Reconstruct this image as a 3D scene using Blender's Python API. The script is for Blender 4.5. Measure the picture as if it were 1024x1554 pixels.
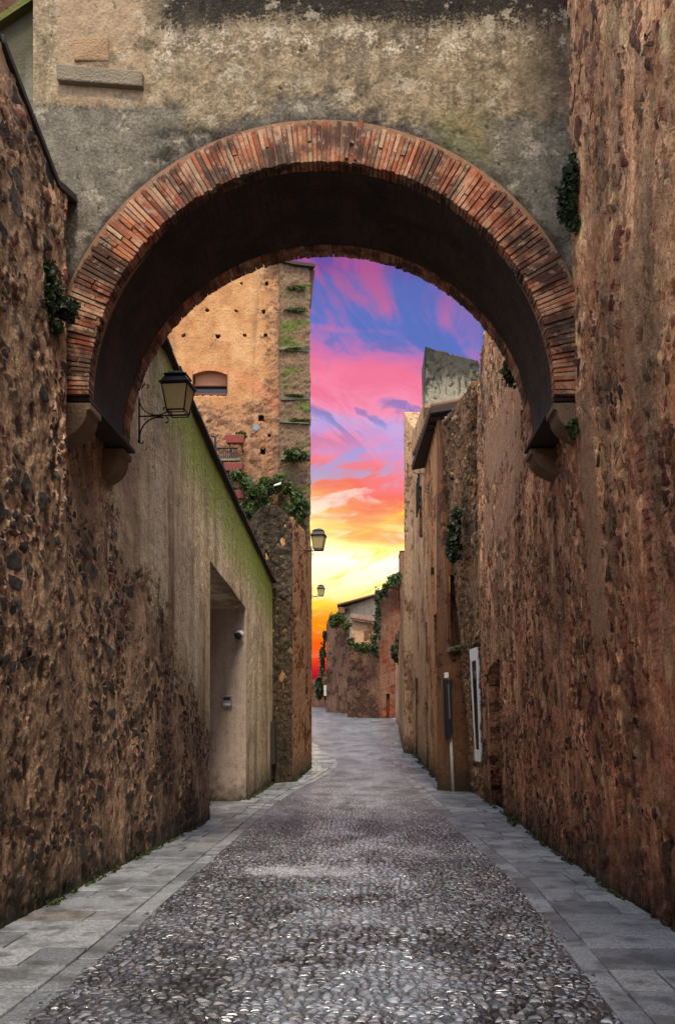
import bpy, math, random
import numpy as np
random.seed(7); RS = np.random.RandomState(11)
C = bpy.context.scene
for o in list(bpy.data.objects): bpy.data.objects.remove(o)
# ------------------------------------------------------------------ camera
F, CX, HY, EYE = 1400.0, 560.0, 1100.0, 1.6
cd = bpy.data.cameras.new('camera'); cam = bpy.data.objects.new('camera', cd); C.collection.objects.link(cam)
C.camera = cam; cam.location = (0, 0, EYE); cam.rotation_euler = (math.radians(90), 0, 0)
cd.sensor_fit = 'VERTICAL'; cd.sensor_height = 24.0; cd.lens = 24.0 * F / 1554
cd.shift_x = (512 - CX) / 1554.0; cd.shift_y = (HY - 777) / 1554.0
cd.clip_start = 0.05; cd.clip_end = 2000
C.render.resolution_x = 674; C.render.resolution_y = 1024
C.view_settings.view_transform = 'Standard'; C.view_settings.look = 'None'
C.cycles.max_bounces = 5; C.cycles.diffuse_bounces = 3; C.cycles.glossy_bounces = 2
C.view_settings.exposure = 0.0; C.view_settings.gamma = 1
# ------------------------------------------------------------------ node helper
class NT:
    def __init__(s, tree): s.t = tree; s.n = tree.nodes; s.l = tree.links
    def new(s, typ, **k):
        n = s.n.new(typ)
        for a, b in k.items(): setattr(n, a, b)
        return n
    def put(s, sock, v):
        if isinstance(v, bpy.types.NodeSocket): s.l.new(v, sock)
        elif v is not None:
            if isinstance(v, (tuple, list)) and len(v) == 3 and sock.type == 'RGBA': v = (*v, 1)
            if sock.type == 'RGBA' and isinstance(v, (int, float)): v = (v, v, v, 1)
            if sock.type == 'VALUE' and isinstance(v, int): v = float(v)
            sock.default_value = v
    def m(s, op, a, b=None, c=None, clamp=False):
        n = s.new('ShaderNodeMath', operation=op, use_clamp=clamp)
        s.put(n.inputs[0], a); s.put(n.inputs[1], b)
        if c is not None: s.put(n.inputs[2], c)
        return n.outputs[0]
    def add(s, *a):
        r = a[0]
        for b in a[1:]: r = s.m('ADD', r, b)
        return r
    def mul(s, *a):
        r = a[0]
        for b in a[1:]: r = s.m('MULTIPLY', r, b)
        return r
    def sub(s, a, b): return s.m('SUBTRACT', a, b)
    def inv(s, a): return s.m('SUBTRACT', 1.0, a)
    def mr(s, v, a, b, c=0.0, d=1.0, smooth=True):
        n = s.new('ShaderNodeMapRange', interpolation_type='SMOOTHSTEP' if smooth else 'LINEAR')
        for i, x in enumerate((v, a, b, c, d)): s.put(n.inputs[i], x)
        return n.outputs[0]
    def band(s, v, a, b, w):
        return s.mul(s.mr(v, a - w, a + w), s.inv(s.mr(v, b - w, b + w)))
    def vs(s, vec, sc, off=(0, 0, 0)):
        n = s.new('ShaderNodeMapping'); s.put(n.inputs[0], vec); n.inputs['Scale'].default_value = sc; n.inputs['Location'].default_value = off
        return n.outputs[0]
    def noise(s, vec, sc, det=4, rough=.55, dist=0.0, col=False, dim='3D'):
        n = s.new('ShaderNodeTexNoise', noise_dimensions=dim); s.put(n.inputs['Vector'], vec)
        n.inputs['Scale'].default_value = sc; n.inputs['Detail'].default_value = det
        n.inputs['Roughness'].default_value = rough; n.inputs['Distortion'].default_value = dist
        return n.outputs['Color' if col else 'Fac']
    def vor(s, vec, sc, feat='F1', rnd=1.0, dim='3D'):
        n = s.new('ShaderNodeTexVoronoi', feature=feat, voronoi_dimensions=dim); s.put(n.inputs['Vector'], vec)
        n.inputs['Scale'].default_value = sc; n.inputs['Randomness'].default_value = rnd
        return n.outputs
    def ramp(s, f, st, interp='LINEAR'):
        n = s.new('ShaderNodeValToRGB'); s.put(n.inputs[0], f); e = n.color_ramp; e.interpolation = interp
        while len(e.elements) < len(st): e.elements.new(0.5)
        for el, (p, c) in zip(e.elements, st):
            el.position = p; el.color = (*c, 1) if len(c) == 3 else c
        return n.outputs[0]
    def mix(s, f, a, b, mode='MIX'):
        n = s.new('ShaderNodeMix', data_type='RGBA', blend_type=mode); s.put(n.inputs[0], f); s.put(n.inputs[6], a); s.put(n.inputs[7], b)
        return n.outputs[2]
    def sep(s, v):
        n = s.new('ShaderNodeSeparateXYZ'); s.put(n.inputs[0], v); return n.outputs
    def comb(s, x, y, z):
        n = s.new('ShaderNodeCombineXYZ'); s.put(n.inputs[0], x); s.put(n.inputs[1], y); s.put(n.inputs[2], z); return n.outputs[0]
    def vm(s, op, a, b=None):
        n = s.new('ShaderNodeVectorMath', operation=op); s.put(n.inputs[0], a); s.put(n.inputs[1], b)
        return n.outputs['Value' if op in ('DOT_PRODUCT', 'LENGTH') else 'Vector']
    def attr(s, name, out='Vector'):
        n = s.new('ShaderNodeAttribute', attribute_name=name); return n.outputs[out]
    def rgb(s, c): 
        n = s.new('ShaderNodeRGB'); n.outputs[0].default_value = (*c, 1); return n.outputs[0]
def srgb(r, g, b): 
    return tuple(((x / 255) / 12.92 if x / 255 <= .04045 else ((x / 255 + .055) / 1.055) ** 2.4) for x in (r, g, b))
# ------------------------------------------------------------------ world: sunset towards the end of the street, pale cloud overhead
SUN_EL, SUN_AZ = math.radians(58), math.radians(171)      # azimuth clockwise from +Y
w = bpy.data.worlds.new('World'); C.world = w; w.use_nodes = True
t = NT(w.node_tree); t.n.clear()
d = t.new('ShaderNodeTexCoord').outputs['Generated']
dx, dy, dz = t.sep(d)
ys = t.m('MAXIMUM', dy, 0.08)
u = t.m('DIVIDE', dx, ys); v = t.m('DIVIDE', dz, ys)
uv = t.comb(u, v, 0.0)
n1 = t.noise(t.vs(uv, (2.2, 9, 1), (3.1, 1.7, 0)), 1.6, 5, .55, 1.2)
n2 = t.noise(t.vs(uv, (1, 1, 1), (0, 0, 4)), 7, 4, .5, .6)
vv = t.add(v, t.mul(t.sub(n1, .5), .085), t.mul(t.sub(n2, .5), .05), t.mul(u, .05), t.mul(t.mr(v, .22, .32), -.02))
def pv(y): return (1100 - y) / 1400 / .56
bands = [(1040, (110, 18, 45)), (1018, (205, 30, 40)), (996, (250, 80, 25)), (962, (252, 150, 25)), (930, (255, 222, 80)), (890, (255, 246, 185)),
         (850, (255, 252, 225)), (815, (255, 240, 150)), (790, (254, 190, 110)), (762, (250, 120, 100)), (735, (252, 135, 150)), (708, (215, 160, 215)),
         (680, (200, 175, 228)), (655, (250, 150, 185)), (600, (250, 128, 160)), (575, (200, 118, 180)), (545, (104, 118, 198)), (450, (92, 104, 180)), (395, (112, 74, 158))]
base = t.ramp(t.m('DIVIDE', vv, .56), [(pv(y), tuple(k * (1.35 if 800 < y < 920 else 1.0) for k in srgb(*c))) for y, c in bands])
rot = t.new('ShaderNodeMapping'); t.put(rot.inputs[0], uv); rot.inputs['Rotation'].default_value = (0, 0, math.radians(48))
n3 = t.noise(t.vs(rot.outputs[0], (3.6, 8.5, 1), (2.3, 1.4, 2)), 1.35, 7, .62, 1.4)
up = t.mr(v, .27, .36)
pink = t.mul(t.mr(n3, .45, .66), up)
base = t.mix(t.mul(pink, .78), base, t.mix(t.mr(v, .40, .5), srgb(238, 116, 150), srgb(190, 88, 140)))
blue = t.mul(t.mr(n3, .50, .40), t.band(v, .31, .47, .04))
base = t.mix(t.mul(blue, .7), base, srgb(84, 112, 188))
r2 = t.new('ShaderNodeMapping'); t.put(r2.inputs[0], uv); r2.inputs['Rotation'].default_value = (0, 0, math.radians(-14)); st = t.noise(t.vs(r2.outputs[0], (4, 19, 1), (0, 5, 0)), 1.5, 7, .62, 1.3)
low = t.band(v, .09, .27, .03)
base = t.mix(t.mul(t.mr(st, .52, .66), low, .75), base, srgb(255, 226, 60))
base = t.mix(t.mul(t.mr(st, .46, .34), low, .55), base, srgb(255, 255, 246))
midb = t.band(v, .255, .32, .02)
base = t.mix(t.mul(t.mr(st, .5, .62), midb, .7), base, srgb(150, 165, 230))
sky = t.new('ShaderNodeTexSky', sky_type='NISHITA'); sky.sun_disc = False; sky.sun_elevation = SUN_EL; sky.sun_rotation = SUN_AZ
hi = t.mix(.55, t.vm('SCALE', sky.outputs[0]) if False else t.mix(1.0, sky.outputs[0], (.10, .10, .10), 'MULTIPLY'), (3.3, 3.5, 3.85))
hn = t.noise(d, 2.2, 4)
hi = t.mix(1.0, hi, t.ramp(hn, [(.3, (.75, .76, .8)), (.7, (1.1, 1.08, 1.05))]), 'MULTIPLY')
wt = t.m('MAXIMUM', t.mr(dz, .46, .66), t.mr(dy, .55, .25))
fin = t.mix(wt, base, hi)
bg = t.new('ShaderNodeBackground'); t.put(bg.inputs[0], fin); bg.inputs[1].default_value = 1.0
t.l.new(bg.outputs[0], t.new('ShaderNodeOutputWorld').inputs[0])
# ------------------------------------------------------------------ sun (veiled, soft)
sl = bpy.data.lights.new('sun', 'SUN'); sl.energy = 3.6; sl.angle = math.radians(11); sl.color = (1, .86, .68)
so = bpy.data.objects.new('sun', sl); C.collection.objects.link(so)
from mathutils import Vector
sd = Vector((math.sin(SUN_AZ) * math.cos(SUN_EL), math.cos(SUN_AZ) * math.cos(SUN_EL), math.sin(SUN_EL)))
so.rotation_euler = sd.to_track_quat('Z', 'Y').to_euler(); so.location = (0, -5, 20)
# ------------------------------------------------------------------ geometry helpers
def gz(y):
    tt = y - 14.0; w_ = 16.0; s = .07
    if tt <= 0: return 0.0
    return s * tt * tt / (2 * w_) if tt < w_ else s * (tt - w_ / 2)
def gp(px, py):                               # pixel of the photograph -> point on the street surface
    lo, hi_ = 3.0, 90.0
    for _ in range(60):
        m_ = (lo + hi_) / 2
        if HY - F * (gz(m_) - EYE) / m_ > py: lo = m_
        else: hi_ = m_
    return ((px - CX) * lo / F, lo, gz(lo))
def P(px, py, Y): return ((px - CX) * Y / F, Y, EYE + (HY - py) * Y / F)
def PX(px, Y): return (px - CX) * Y / F
def PZ(py, Y): return EYE + (HY - py) * Y / F

def tag(o, label=None, cat=None, group=None, kind=None):
    if label: o['label'] = label
    if cat: o['category'] = cat
    if group: o['group'] = group
    if kind: o['kind'] = kind
    return o
def empty(name, loc, label, cat, group=None):
    o = bpy.data.objects.new(name, None); C.collection.objects.link(o); o.location = loc; o.empty_display_size = .2
    return tag(o, label, cat, group)
class MB:
    def __init__(s): s.v = []; s.f = []; s.r = []; s.cur = .5
    def vert(s, p): s.v.append(tuple(p)); s.r.append(s.cur); return len(s.v) - 1
    def poly(s, pts): s.f.append([s.vert(p) for p in pts])
    def hexa(s, p):                         # 8 points: bottom 4 ccw, top 4 ccw
        i = [s.vert(q) for q in p]
        for a in ((3, 2, 1, 0), (4, 5, 6, 7), (0, 1, 5, 4), (1, 2, 6, 5), (2, 3, 7, 6), (3, 0, 4, 7)): s.f.append([i[k] for k in a])
    def box(s, x0, x1, y0, y1, z0, z1, j=0):
        J = lambda: random.uniform(-j, j) if j else 0
        s.hexa([(x + J(), y + J(), z + J()) for z in (z0, z1) for x, y in ((x0, y0), (x1, y0), (x1, y1), (x0, y1))])
    def tube(s, pts, r, n=8, cap=True):
        pts = [Vector(p) for p in pts]; rings = []
        for i, p in enumerate(pts):
            a = pts[max(i - 1, 0)]; b = pts[min(i + 1, len(pts) - 1)]; dd = (b - a).normalized()
            q = dd.cross(Vector((0, 0, 1)));  q = dd.cross(Vector((0, 1, 0))) if q.length < .1 else q
            q.normalize(); e = dd.cross(q); rr = r[i] if isinstance(r, (list, tuple)) else r
            rings.append([s.vert(p + (q * math.cos(2 * math.pi * k / n) + e * math.sin(2 * math.pi * k / n)) * rr) for k in range(n)])
        for A, B in zip(rings, rings[1:]):
            for k in range(n): s.f.append([A[k], A[(k + 1) % n], B[(k + 1) % n], B[k]])
        if cap: s.f.append(rings[0][::-1]); s.f.append(rings[-1])
    def frustum(s, cx, cy, z0, z1, a, b, n=4, ph=math.pi / 4):      # n-gon frustum, half widths a, b
        k0 = 1 / math.cos(math.pi / n)
        A = [s.vert((cx + a * k0 * math.cos(ph + 2 * math.pi * k / n), cy + a * k0 * math.sin(ph + 2 * math.pi * k / n), z0)) for k in range(n)]
        B = [s.vert((cx + b * k0 * math.cos(ph + 2 * math.pi * k / n), cy + b * k0 * math.sin(ph + 2 * math.pi * k / n), z1)) for k in range(n)]
        for k in range(n): s.f.append([A[k], A[(k + 1) % n], B[(k + 1) % n], B[k]])
        s.f.append(A[::-1]); s.f.append(B)
    def build(s, name, mat, parent=None, smooth=False, bevel=0, origin=None):
        return mesh_obj(name, np.array(s.v), s.f, mat, parent, smooth, bevel, np.array(s.r), origin)
def mesh_obj(name, V, Fc, mat, parent=None, smooth=False, bevel=0, rnd=None, origin=None, extra=None):
    me = bpy.data.meshes.new(name); V = np.asarray(V, dtype=float)
    if parent is not None: org = np.array(parent.matrix_basis.translation) if parent.parent is None else np.array(parent.parent.matrix_basis.translation) + np.array(parent.matrix_basis.translation)
    elif origin is not None: org = np.array(origin, dtype=float)
    else: org = np.array([V[:, 0].mean(), V[:, 1].mean(), V[:, 2].min()])
    me.from_pydata((V - org).tolist(), [], Fc); me.validate()
    if len(me.vertices) == len(V):
        a = me.attributes.new('wp', 'FLOAT_VECTOR', 'POINT'); a.data.foreach_set('vector', V.ravel())
        if rnd is not None: a = me.attributes.new('rnd', 'FLOAT', 'POINT'); a.data.foreach_set('value', np.asarray(rnd, dtype=float))
        for k, arr in (extra or {}).items(): a = me.attributes.new(k, 'FLOAT_VECTOR', 'POINT'); a.data.foreach_set('vector', np.asarray(arr, dtype=float).ravel())
    if smooth: me.polygons.foreach_set('use_smooth', [True] * len(me.polygons))
    me.materials.append(mat); me.update()
    o = bpy.data.objects.new(name, me); C.collection.objects.link(o)
    if parent is not None: o.parent = parent
    else: o.location = org
    if bevel:
        b = o.modifiers.new('bevel', 'BEVEL'); b.width = bevel; b.segments = 2; b.limit_method = 'ANGLE'
    return o
def wall(name, st, mat, back, parent=None, thick=.6, du=.03, dz=.03, holes=(), axis='Y', jag=.03, lean=None, origin=None, toprows=4, backmat=None):
    """st: stations (X, Y, zbase, ztop); back: unit vector into the wall; holes: (a0, a1, t0, t1, depth) along axis and height fraction.
    lean(Y, z) -> shift in X. One continuous dense grid: front, over the top, down the back; holes get reveals and a back panel."""
    st = [np.array(s_, dtype=float) for s_ in st]; ai = 1 if axis == 'Y' else 0
    cols = []
    for a, b in zip(st, st[1:]):
        L = math.hypot(*(b - a)[:2]); step = du(0.5 * (a[1] + b[1])) if callable(du) else du
        n = max(1, int(L / step)); cols += [a + (b - a) * k / n for k in range(n)]
    cols.append(st[-1]); cols = np.array(cols)
    sgn = 1 if cols[-1, ai] > cols[0, ai] else -1
    for h in holes:
        for e in h[:2]:
            k = np.searchsorted(cols[:, ai] * sgn, e * sgn); 
            if 0 < k < len(cols):
                A, B = cols[k - 1], cols[k]; f_ = (e - A[ai]) / (B[ai] - A[ai])
                if abs(f_) > 1e-6 and abs(f_ - 1) > 1e-6: cols = np.insert(cols, k, A + (B - A) * f_, axis=0)
    hmax = (cols[:, 3] - cols[:, 2]).max(); nt = max(2, int(hmax / dz)); ts = list(np.linspace(0, 1, nt + 1))
    for h in holes:
        for e in h[2:4]:
            if 0 < e < 1 and min(abs(np.array(ts) - e)) > 1e-6: ts.append(e)
    ts = np.array(sorted(ts)); nu = len(cols); nt = len(ts)
    zt = cols[:, 3] + (RS.rand(nu) - .5) * jag * 1.2 + jag * np.sin(cols[:, 1] * 3.1) * .6
    bk = np.array(back, dtype=float); X = np.zeros((nu, nt + toprows + 2, 3))
    z = cols[:, 2][:, None] + (zt - cols[:, 2])[:, None] * ts[None, :]
    X[:, :nt, 0] = cols[:, 0][:, None]; X[:, :nt, 1] = cols[:, 1][:, None]; X[:, :nt, 2] = z
    if lean: X[:, :nt, 0] += np.array([[lean(cols[i, 1], zz) for zz in z[i]] for i in range(nu)])
    for k in range(1, toprows + 1):
        X[:, nt - 1 + k, :] = X[:, nt - 1, :]; X[:, nt - 1 + k, :2] += bk * thick * k / toprows
    X[:, nt + toprows, :] = X[:, nt + toprows - 1, :]; X[:, nt + toprows, 2] = cols[:, 2] + (zt - cols[:, 2]) * .5
    X[:, nt + toprows + 1, :] = X[:, nt + toprows, :]; X[:, nt + toprows + 1, 2] = cols[:, 2]
    nr = nt + toprows + 2; V = X.reshape(-1, 3).tolist()
    keep = np.ones((nu - 1, nr - 1), bool); loops = []
    for h in holes:
        a0, a1 = sorted(h[:2]); ca = (cols[:-1, ai] + cols[1:, ai]) / 2; ct = (ts[:-1] + ts[1:]) / 2
        mi = np.where((ca > a0) & (ca < a1))[0]; mj = np.where((ct > h[2]) & (ct < h[3]))[0]
        keep[np.ix_(mi, mj)] = False; i0, i1, j0, j1 = mi[0], mi[-1] + 1, mj[0], mj[-1] + 1
        lp = [(i, j0) for i in range(i0, i1)] + [(i1, j) for j in range(j0, j1)] + [(i, j1) for i in range(i1, i0, -1)] + [(i0, j) for j in range(j1, j0, -1)]
        loops.append(([a * nr + b for a, b in lp], h[4]))
    I, J = np.where(keep); q = np.stack([I * nr + J, (I + 1) * nr + J, (I + 1) * nr + J + 1, I * nr + J + 1], 1)
    a = X[1, 0] - X[0, 0]; b = np.array([0, 0, 1.]); nrm = np.cross(a, b)
    flip = np.dot(nrm[:2], bk) > 0
    Fc = (q[:, ::-1] if flip else q).tolist()
    for lp, dep in loops:
        base_ = len(V); m_ = len(lp)
        for i in lp: V.append((np.array(V[i]) + np.array([*(bk * dep), 0])).tolist())
        for k in range(m_):
            qd = [lp[k], lp[(k + 1) % m_], base_ + (k + 1) % m_, base_ + k]
            Fc.append(qd if flip else qd[::-1])
        fb = list(range(base_, base_ + m_)); Fc.append(fb[::-1] if flip else fb)
    for i, fl in ((0, True), (nu - 1, False)):
        ring = [i * nr + j for j in range(nr)]; Fc.append(ring if (fl != flip) else ring[::-1])
    return mesh_obj(name, V, Fc, mat, parent, True, origin=origin if parent is None else None)
# ------------------------------------------------------------------ materials
def mat_new(name, disp=False):
    m = bpy.data.materials.new(name); m.use_nodes = True; t = NT(m.node_tree); t.n.clear()
    b = t.new('ShaderNodeBsdfPrincipled'); o = t.new('ShaderNodeOutputMaterial'); t.l.new(b.outputs[0], o.inputs[0])
    if disp: m.displacement_method = 'BOTH' if name == 'wet cobbles' else 'DISPLACEMENT'
    return m, t, b, o
def bump(t, b, h, dist=.01, s=1.0):
    n = t.new('ShaderNodeBump'); t.put(n.inputs['Height'], h); n.inputs['Distance'].default_value = dist; n.inputs['Strength'].default_value = s; t.l.new(n.outputs[0], b.inputs['Normal'])
def displace(t, o, h):
    n = t.new('ShaderNodeDisplacement'); n.inputs['Midlevel'].default_value = 0; n.inputs['Scale'].default_value = 1; t.put(n.inputs['Height'], h); t.l.new(n.outputs[0], o.inputs['Displacement'])
def simple(name, c, rough=.7, var=.25, sc=9, metal=0, bmp=.004, rnd=False):
    m, t, b, o = mat_new(name); p = t.attr('wp'); n = t.noise(p, sc, 5); 
    col = t.mix(n, tuple(x * (1 - var) for x in c), tuple(min(1, x * (1 + var)) for x in c))
    if rnd: col = t.mix(t.mul(t.attr('rnd', 'Fac'), .55), col, tuple(x * .35 for x in c))
    t.put(b.inputs['Base Color'], col); b.inputs['Roughness'].default_value = rough; b.inputs['Metallic'].default_value = metal
    bump(t, b, t.noise(p, sc * 5, 4), bmp); return m

def rubble(name, stones, mortar, sc=5.0, cover=.5, amp=.03, plaster=None, dark=None, sat2=None, streak=.3, pit=.5, stretch=(1, 1, 1.35), post=None):
    """rubble masonry: stones of random colour standing out of smeared mortar; optional plaster layer with worn edge."""
    m, t, b, o = mat_new(name, True); p = t.attr('wp'); x, y, z = t.sep(p)
    wob = t.vm('SCALE', t.vm('SUBTRACT', t.noise(p, 2.7, 3, .6, col=True), (.5, .5, .5)), None)
    wn = wob.node; wn.inputs['Scale'].default_value = .08
    q = t.vm('ADD', t.vs(p, stretch), wob)
    v1 = t.vor(q, sc); e1 = t.vor(q, sc, 'DISTANCE_TO_EDGE')[0]
    v2 = t.vor(q, sc * 2.3); e2 = t.vor(q, sc * 2.3, 'DISTANCE_TO_EDGE')[0]
    big = t.noise(p, 1.3, 3, .6); sel = t.mr(t.noise(p, 2.1, 2), .47, .53)
    edge = t.mix(sel, e1, t.mul(e2, 1.5)); cc = t.mix(sel, v1['Color'], v2['Color']); 
    r = t.sep(cc)
    fine = t.noise(p, 34, 4, .68); mid = t.noise(t.vs(p, (1, 1, .7)), 7.5, 4, .65)
    ew = t.add(edge, t.mul(t.sub(mid, .5), .13), t.mul(t.sub(fine, .5), .07))
    thr = t.add(.10 + cover * .16, t.mul(t.sub(big, .5), .5))
    smask = t.mul(t.mr(ew, thr, t.add(thr, .03)), t.mr(r[1], .12 + cover * .3, .2 + cover * .3))
    bare = t.mr(t.noise(t.vs(p, (1, 1, .6), (7, 1, 2)), .95, 4, .62), .52, .60)
    smask = t.mul(smask, t.inv(t.mul(bare, .85)))
    sc_ = t.ramp(r[0], [(i / max(1, len(stones) - 1), c) for i, c in enumerate(stones)], 'CONSTANT' if False else 'LINEAR')
    sc_ = t.mix(1, sc_, t.ramp(fine, [(.3, (.55, .55, .55)), (.7, (1.4, 1.4, 1.4))]), 'MULTIPLY')
    mc = t.mix(mid, tuple(c * .62 for c in mortar), tuple(c * 1.32 for c in mortar))
    v3 = t.vor(t.vs(p, (1, 1, .75)), sc * 3.1); chip = t.sep(v3['Color']); cd3 = v3['Distance']
    smo = t.mr(t.noise(t.vs(p, (1, 1, .5), (4, 4, 4)), 1.15, 3, .6), .46, .56)
    mc = t.mix(t.mul(t.add(.12, t.mul(smo, .7)), .8, t.inv(t.mul(bare, .6))), mc, t.mix(1, mc, t.ramp(chip[0], [(0, (.35, .34, .34)), (.35, (.8, .8, .8)), (.7, (1.2, 1.15, 1.1)), (1, (1.9, 1.8, 1.7))]), 'MULTIPLY'))
    if sat2: mc = t.mix(t.mr(t.noise(p, 1.9, 4, .6), .42, .62), mc, sat2)
    mc = t.mix(1, mc, t.ramp(fine, [(.3, (.62, .62, .62)), (.7, (1.25, 1.25, 1.25))]), 'MULTIPLY')
    col = t.mix(smask, mc, sc_)
    hs = t.mul(smask, t.add(.25, t.mul(r[2], .75), t.mul(t.sub(fine, .5), .5)), amp)
    pitn = t.noise(t.vs(p, (1, 1, .62)), 6.5, 5, .68, .5)
    pits = t.mul(t.mr(pitn, .40, .33), pit)
    h = t.add(hs, t.mul(chip[1], amp * .35), t.mul(t.sub(mid, .5), amp * 1.5), t.mul(t.sub(fine, .5), amp * .45), t.mul(t.sub(big, .5), amp * 2.5), t.mul(pits, -amp * 2.2))
    col = t.mix(t.mul(pits, .6), col, tuple(c * .30 for c in mortar))
    hv = t.vor(t.vs(p, (1, 1, .62)), 3.3); hr = t.sep(hv['Color'])
    hole = t.mul(t.mr(t.add(hv['Distance'], t.mul(t.sub(mid, .5), .5)), .25, .16), t.mr(hr[0], .62, .66), pit)
    h = t.sub(h, t.mul(hole, amp * 1.6)); col = t.mix(t.mul(hole, .85), col, tuple(c * .12 for c in mortar))  # pits and holes also coloured dark, standing in for their shade
    pale = t.mul(t.mr(t.add(hv['Distance'], t.mul(t.sub(mid, .5), .6)), .34, .28), t.mr(hr[1], .86, .88), t.mr(hr[0], .6, .56))
    col = t.mix(t.mul(pale, .75), col, t.mix(fine, tuple(c * .8 for c in mortar), tuple(min(.75, c * 1.9) for c in mortar)))
    lv = t.noise(t.vs(p, (1, 1, .45), (1, 9, 3)), 1.05, 5, .68); col = t.mix(1, col, t.ramp(lv, [(.32, (.50, .47, .45)), (.5, (1, 1, 1)), (.66, (1.35, 1.33, 1.3))]), 'MULTIPLY')
    npm = 1.0
    if plaster: pm, pc, ph = plaster(t, p, x, y, z, fine, mid, big); col = t.mix(pm, col, pc); h = t.add(t.mul(h, t.inv(pm)), t.mul(pm, t.add(amp * .9, ph))); npm = t.inv(t.mul(pm, .7))
    s_ = t.noise(t.vs(p, (3, 3, .22)), 3, 5, .6)
    col = t.mix(t.mul(t.mr(s_, .48, .75), streak, npm), col, tuple(c * .3 for c in mortar))
    if dark: col = dark(t, col, x, y, z, fine, mid, big)
    if post: col, h = post(t, col, h, p, x, y, z, fine, mid, big)
    gm_ = t.new('ShaderNodeGamma'); t.put(gm_.inputs[0], col); gm_.inputs[1].default_value = 1.38; hs_ = t.new('ShaderNodeHueSaturation'); hs_.inputs['Saturation'].default_value = (.80 if name.startswith('left') else .86); t.put(hs_.inputs['Color'], t.mix(1, gm_.outputs[0], (1.86, 1.92, 1.66), 'MULTIPLY')); col = t.mix(npm, col, hs_.outputs[0])
    t.put(b.inputs['Base Color'], col); t.put(b.inputs['Roughness'], t.mix(smask, .93, .62)); b.inputs['Specular IOR Level'].default_value = .3
    bump(t, b, t.add(t.mul(mid, .6), fine, t.mul(cd3, -.7), t.mul(chip[1], .6), t.mul(smask, .5)), .055)
    displace(t, o, h); return m

def low_darken(t, col, x, y, z, fine, mid, big):
    f = t.mr(t.add(z, t.mul(t.sub(mid, .5), 1.4), t.mul(t.sub(big, .5), 2.6)), 3.6, .8)
    col = t.mix(t.mul(f, .45), col, t.mix(1, col, (.42, .36, .33), 'MULTIPLY'))  # multiplies the colour darker towards the lower wall
    return moss_low(t, col, x, y, z, fine, mid, big)
def moss_low(t, col, x, y, z, fine, mid, big):          # damp dark foot of the wall
    gzz = t.mul(t.m('MAXIMUM', t.sub(y, 18), 0.0), .052)
    f = t.mr(t.add(t.sub(z, gzz), t.mul(t.sub(mid, .5), .9), t.mul(t.sub(big, .5), 1.0)), .75, .0)
    col = t.mix(t.mul(f, .72), col, (.032, .024, .017))
    g = t.mr(t.add(t.sub(z, gzz), t.mul(t.sub(mid, .5), .4)), .16, .02)
    return t.mix(t.mul(g, .7), col, (.03, .04, .01))

def left_plaster(t, p, x, y, z, fine, mid, big):
    wv = t.add(t.mul(t.sub(big, .5), 2.2), t.mul(t.sub(mid, .5), 2.0), t.mul(t.sub(fine, .5), 1.1))
    a = t.mr(t.add(y, wv), 10.2, 10.7)
    line = t.sub(3.7, t.mul(t.sub(y, 10.7), .52))
    b_ = t.mr(t.add(t.sub(z, line), t.mul(wv, .8)), -.22, .30)
    c_ = t.mr(t.add(y, t.mul(wv, .5)), 18.2, 18.4)
    low = t.mul(c_, t.inv(t.mul(t.mr(t.add(y, t.mul(wv, .6)), 20.2, 20.4), t.mr(z, 2.2, 1.7))))
    pm = t.m('MAXIMUM', t.mul(a, b_), low)
    st = t.add(t.mul(t.noise(t.vs(p, (1.6, 1.6, .13)), 1.5, 4, .55), .7), t.mul(t.noise(p, 2.2, 5, .65), .3)); s2 = t.noise(t.vs(p, (2.4, 2.4, .3)), 3, 5, .62)
    c = t.ramp(st, [(.34, srgb(144, 116, 88)), (.44, srgb(208, 180, 142)), (.54, srgb(230, 208, 172)), (.66, srgb(240, 228, 202))])
    c = t.mix(t.mul(t.mr(big, .5, .66), .7), c, srgb(166, 140, 116))
    c = t.mix(1, c, t.ramp(fine, [(.3, (.86, .86, .86)), (.7, (1.1, 1.1, 1.1))]), 'MULTIPLY')
    top = t.sub(t.sub(8.32, t.mul(y, .148)), z); hair = t.m('ABSOLUTE', t.sub(t.noise(t.vs(p, (1, 1, .6)), .9, 5, .6), .5)); c = t.mix(t.mul(t.mr(hair, .004, .001), .6), c, srgb(60, 46, 34))            # metres below the coping
    gr = t.mul(t.mr(t.add(top, t.mul(t.sub(s2, .5), 2.6), t.mul(t.sub(big, .5), 1.4)), 1.35, .45), t.mr(y, 11.4, 12.6))
    dk = t.mul(t.mr(t.add(top, t.mul(t.sub(s2, .5), 2.4)), 1.8, .3), t.mr(s2, .45, .62))
    c = t.mix(t.mul(dk, .6), c, srgb(62, 52, 40))
    c = t.mix(t.mul(gr, .85), c, t.mix(s2, srgb(92, 112, 14), srgb(186, 200, 44)))
    return pm, c, t.add(t.mul(t.sub(fine, .5), .004), t.mul(t.sub(big, .5), .03))
M = {}
M['left'] = rubble('left rubble wall', [srgb(30, 30, 34), srgb(104, 78, 58), srgb(44, 40, 38), srgb(132, 100, 74), srgb(134, 62, 32), srgb(66, 54, 46), srgb(104, 98, 96), srgb(38, 33, 31), srgb(160, 94, 46)],
    srgb(178, 146, 116), sc=3.6, cover=.24, amp=.020, plaster=left_plaster, dark=low_darken, streak=.35, pit=.75)

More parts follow.
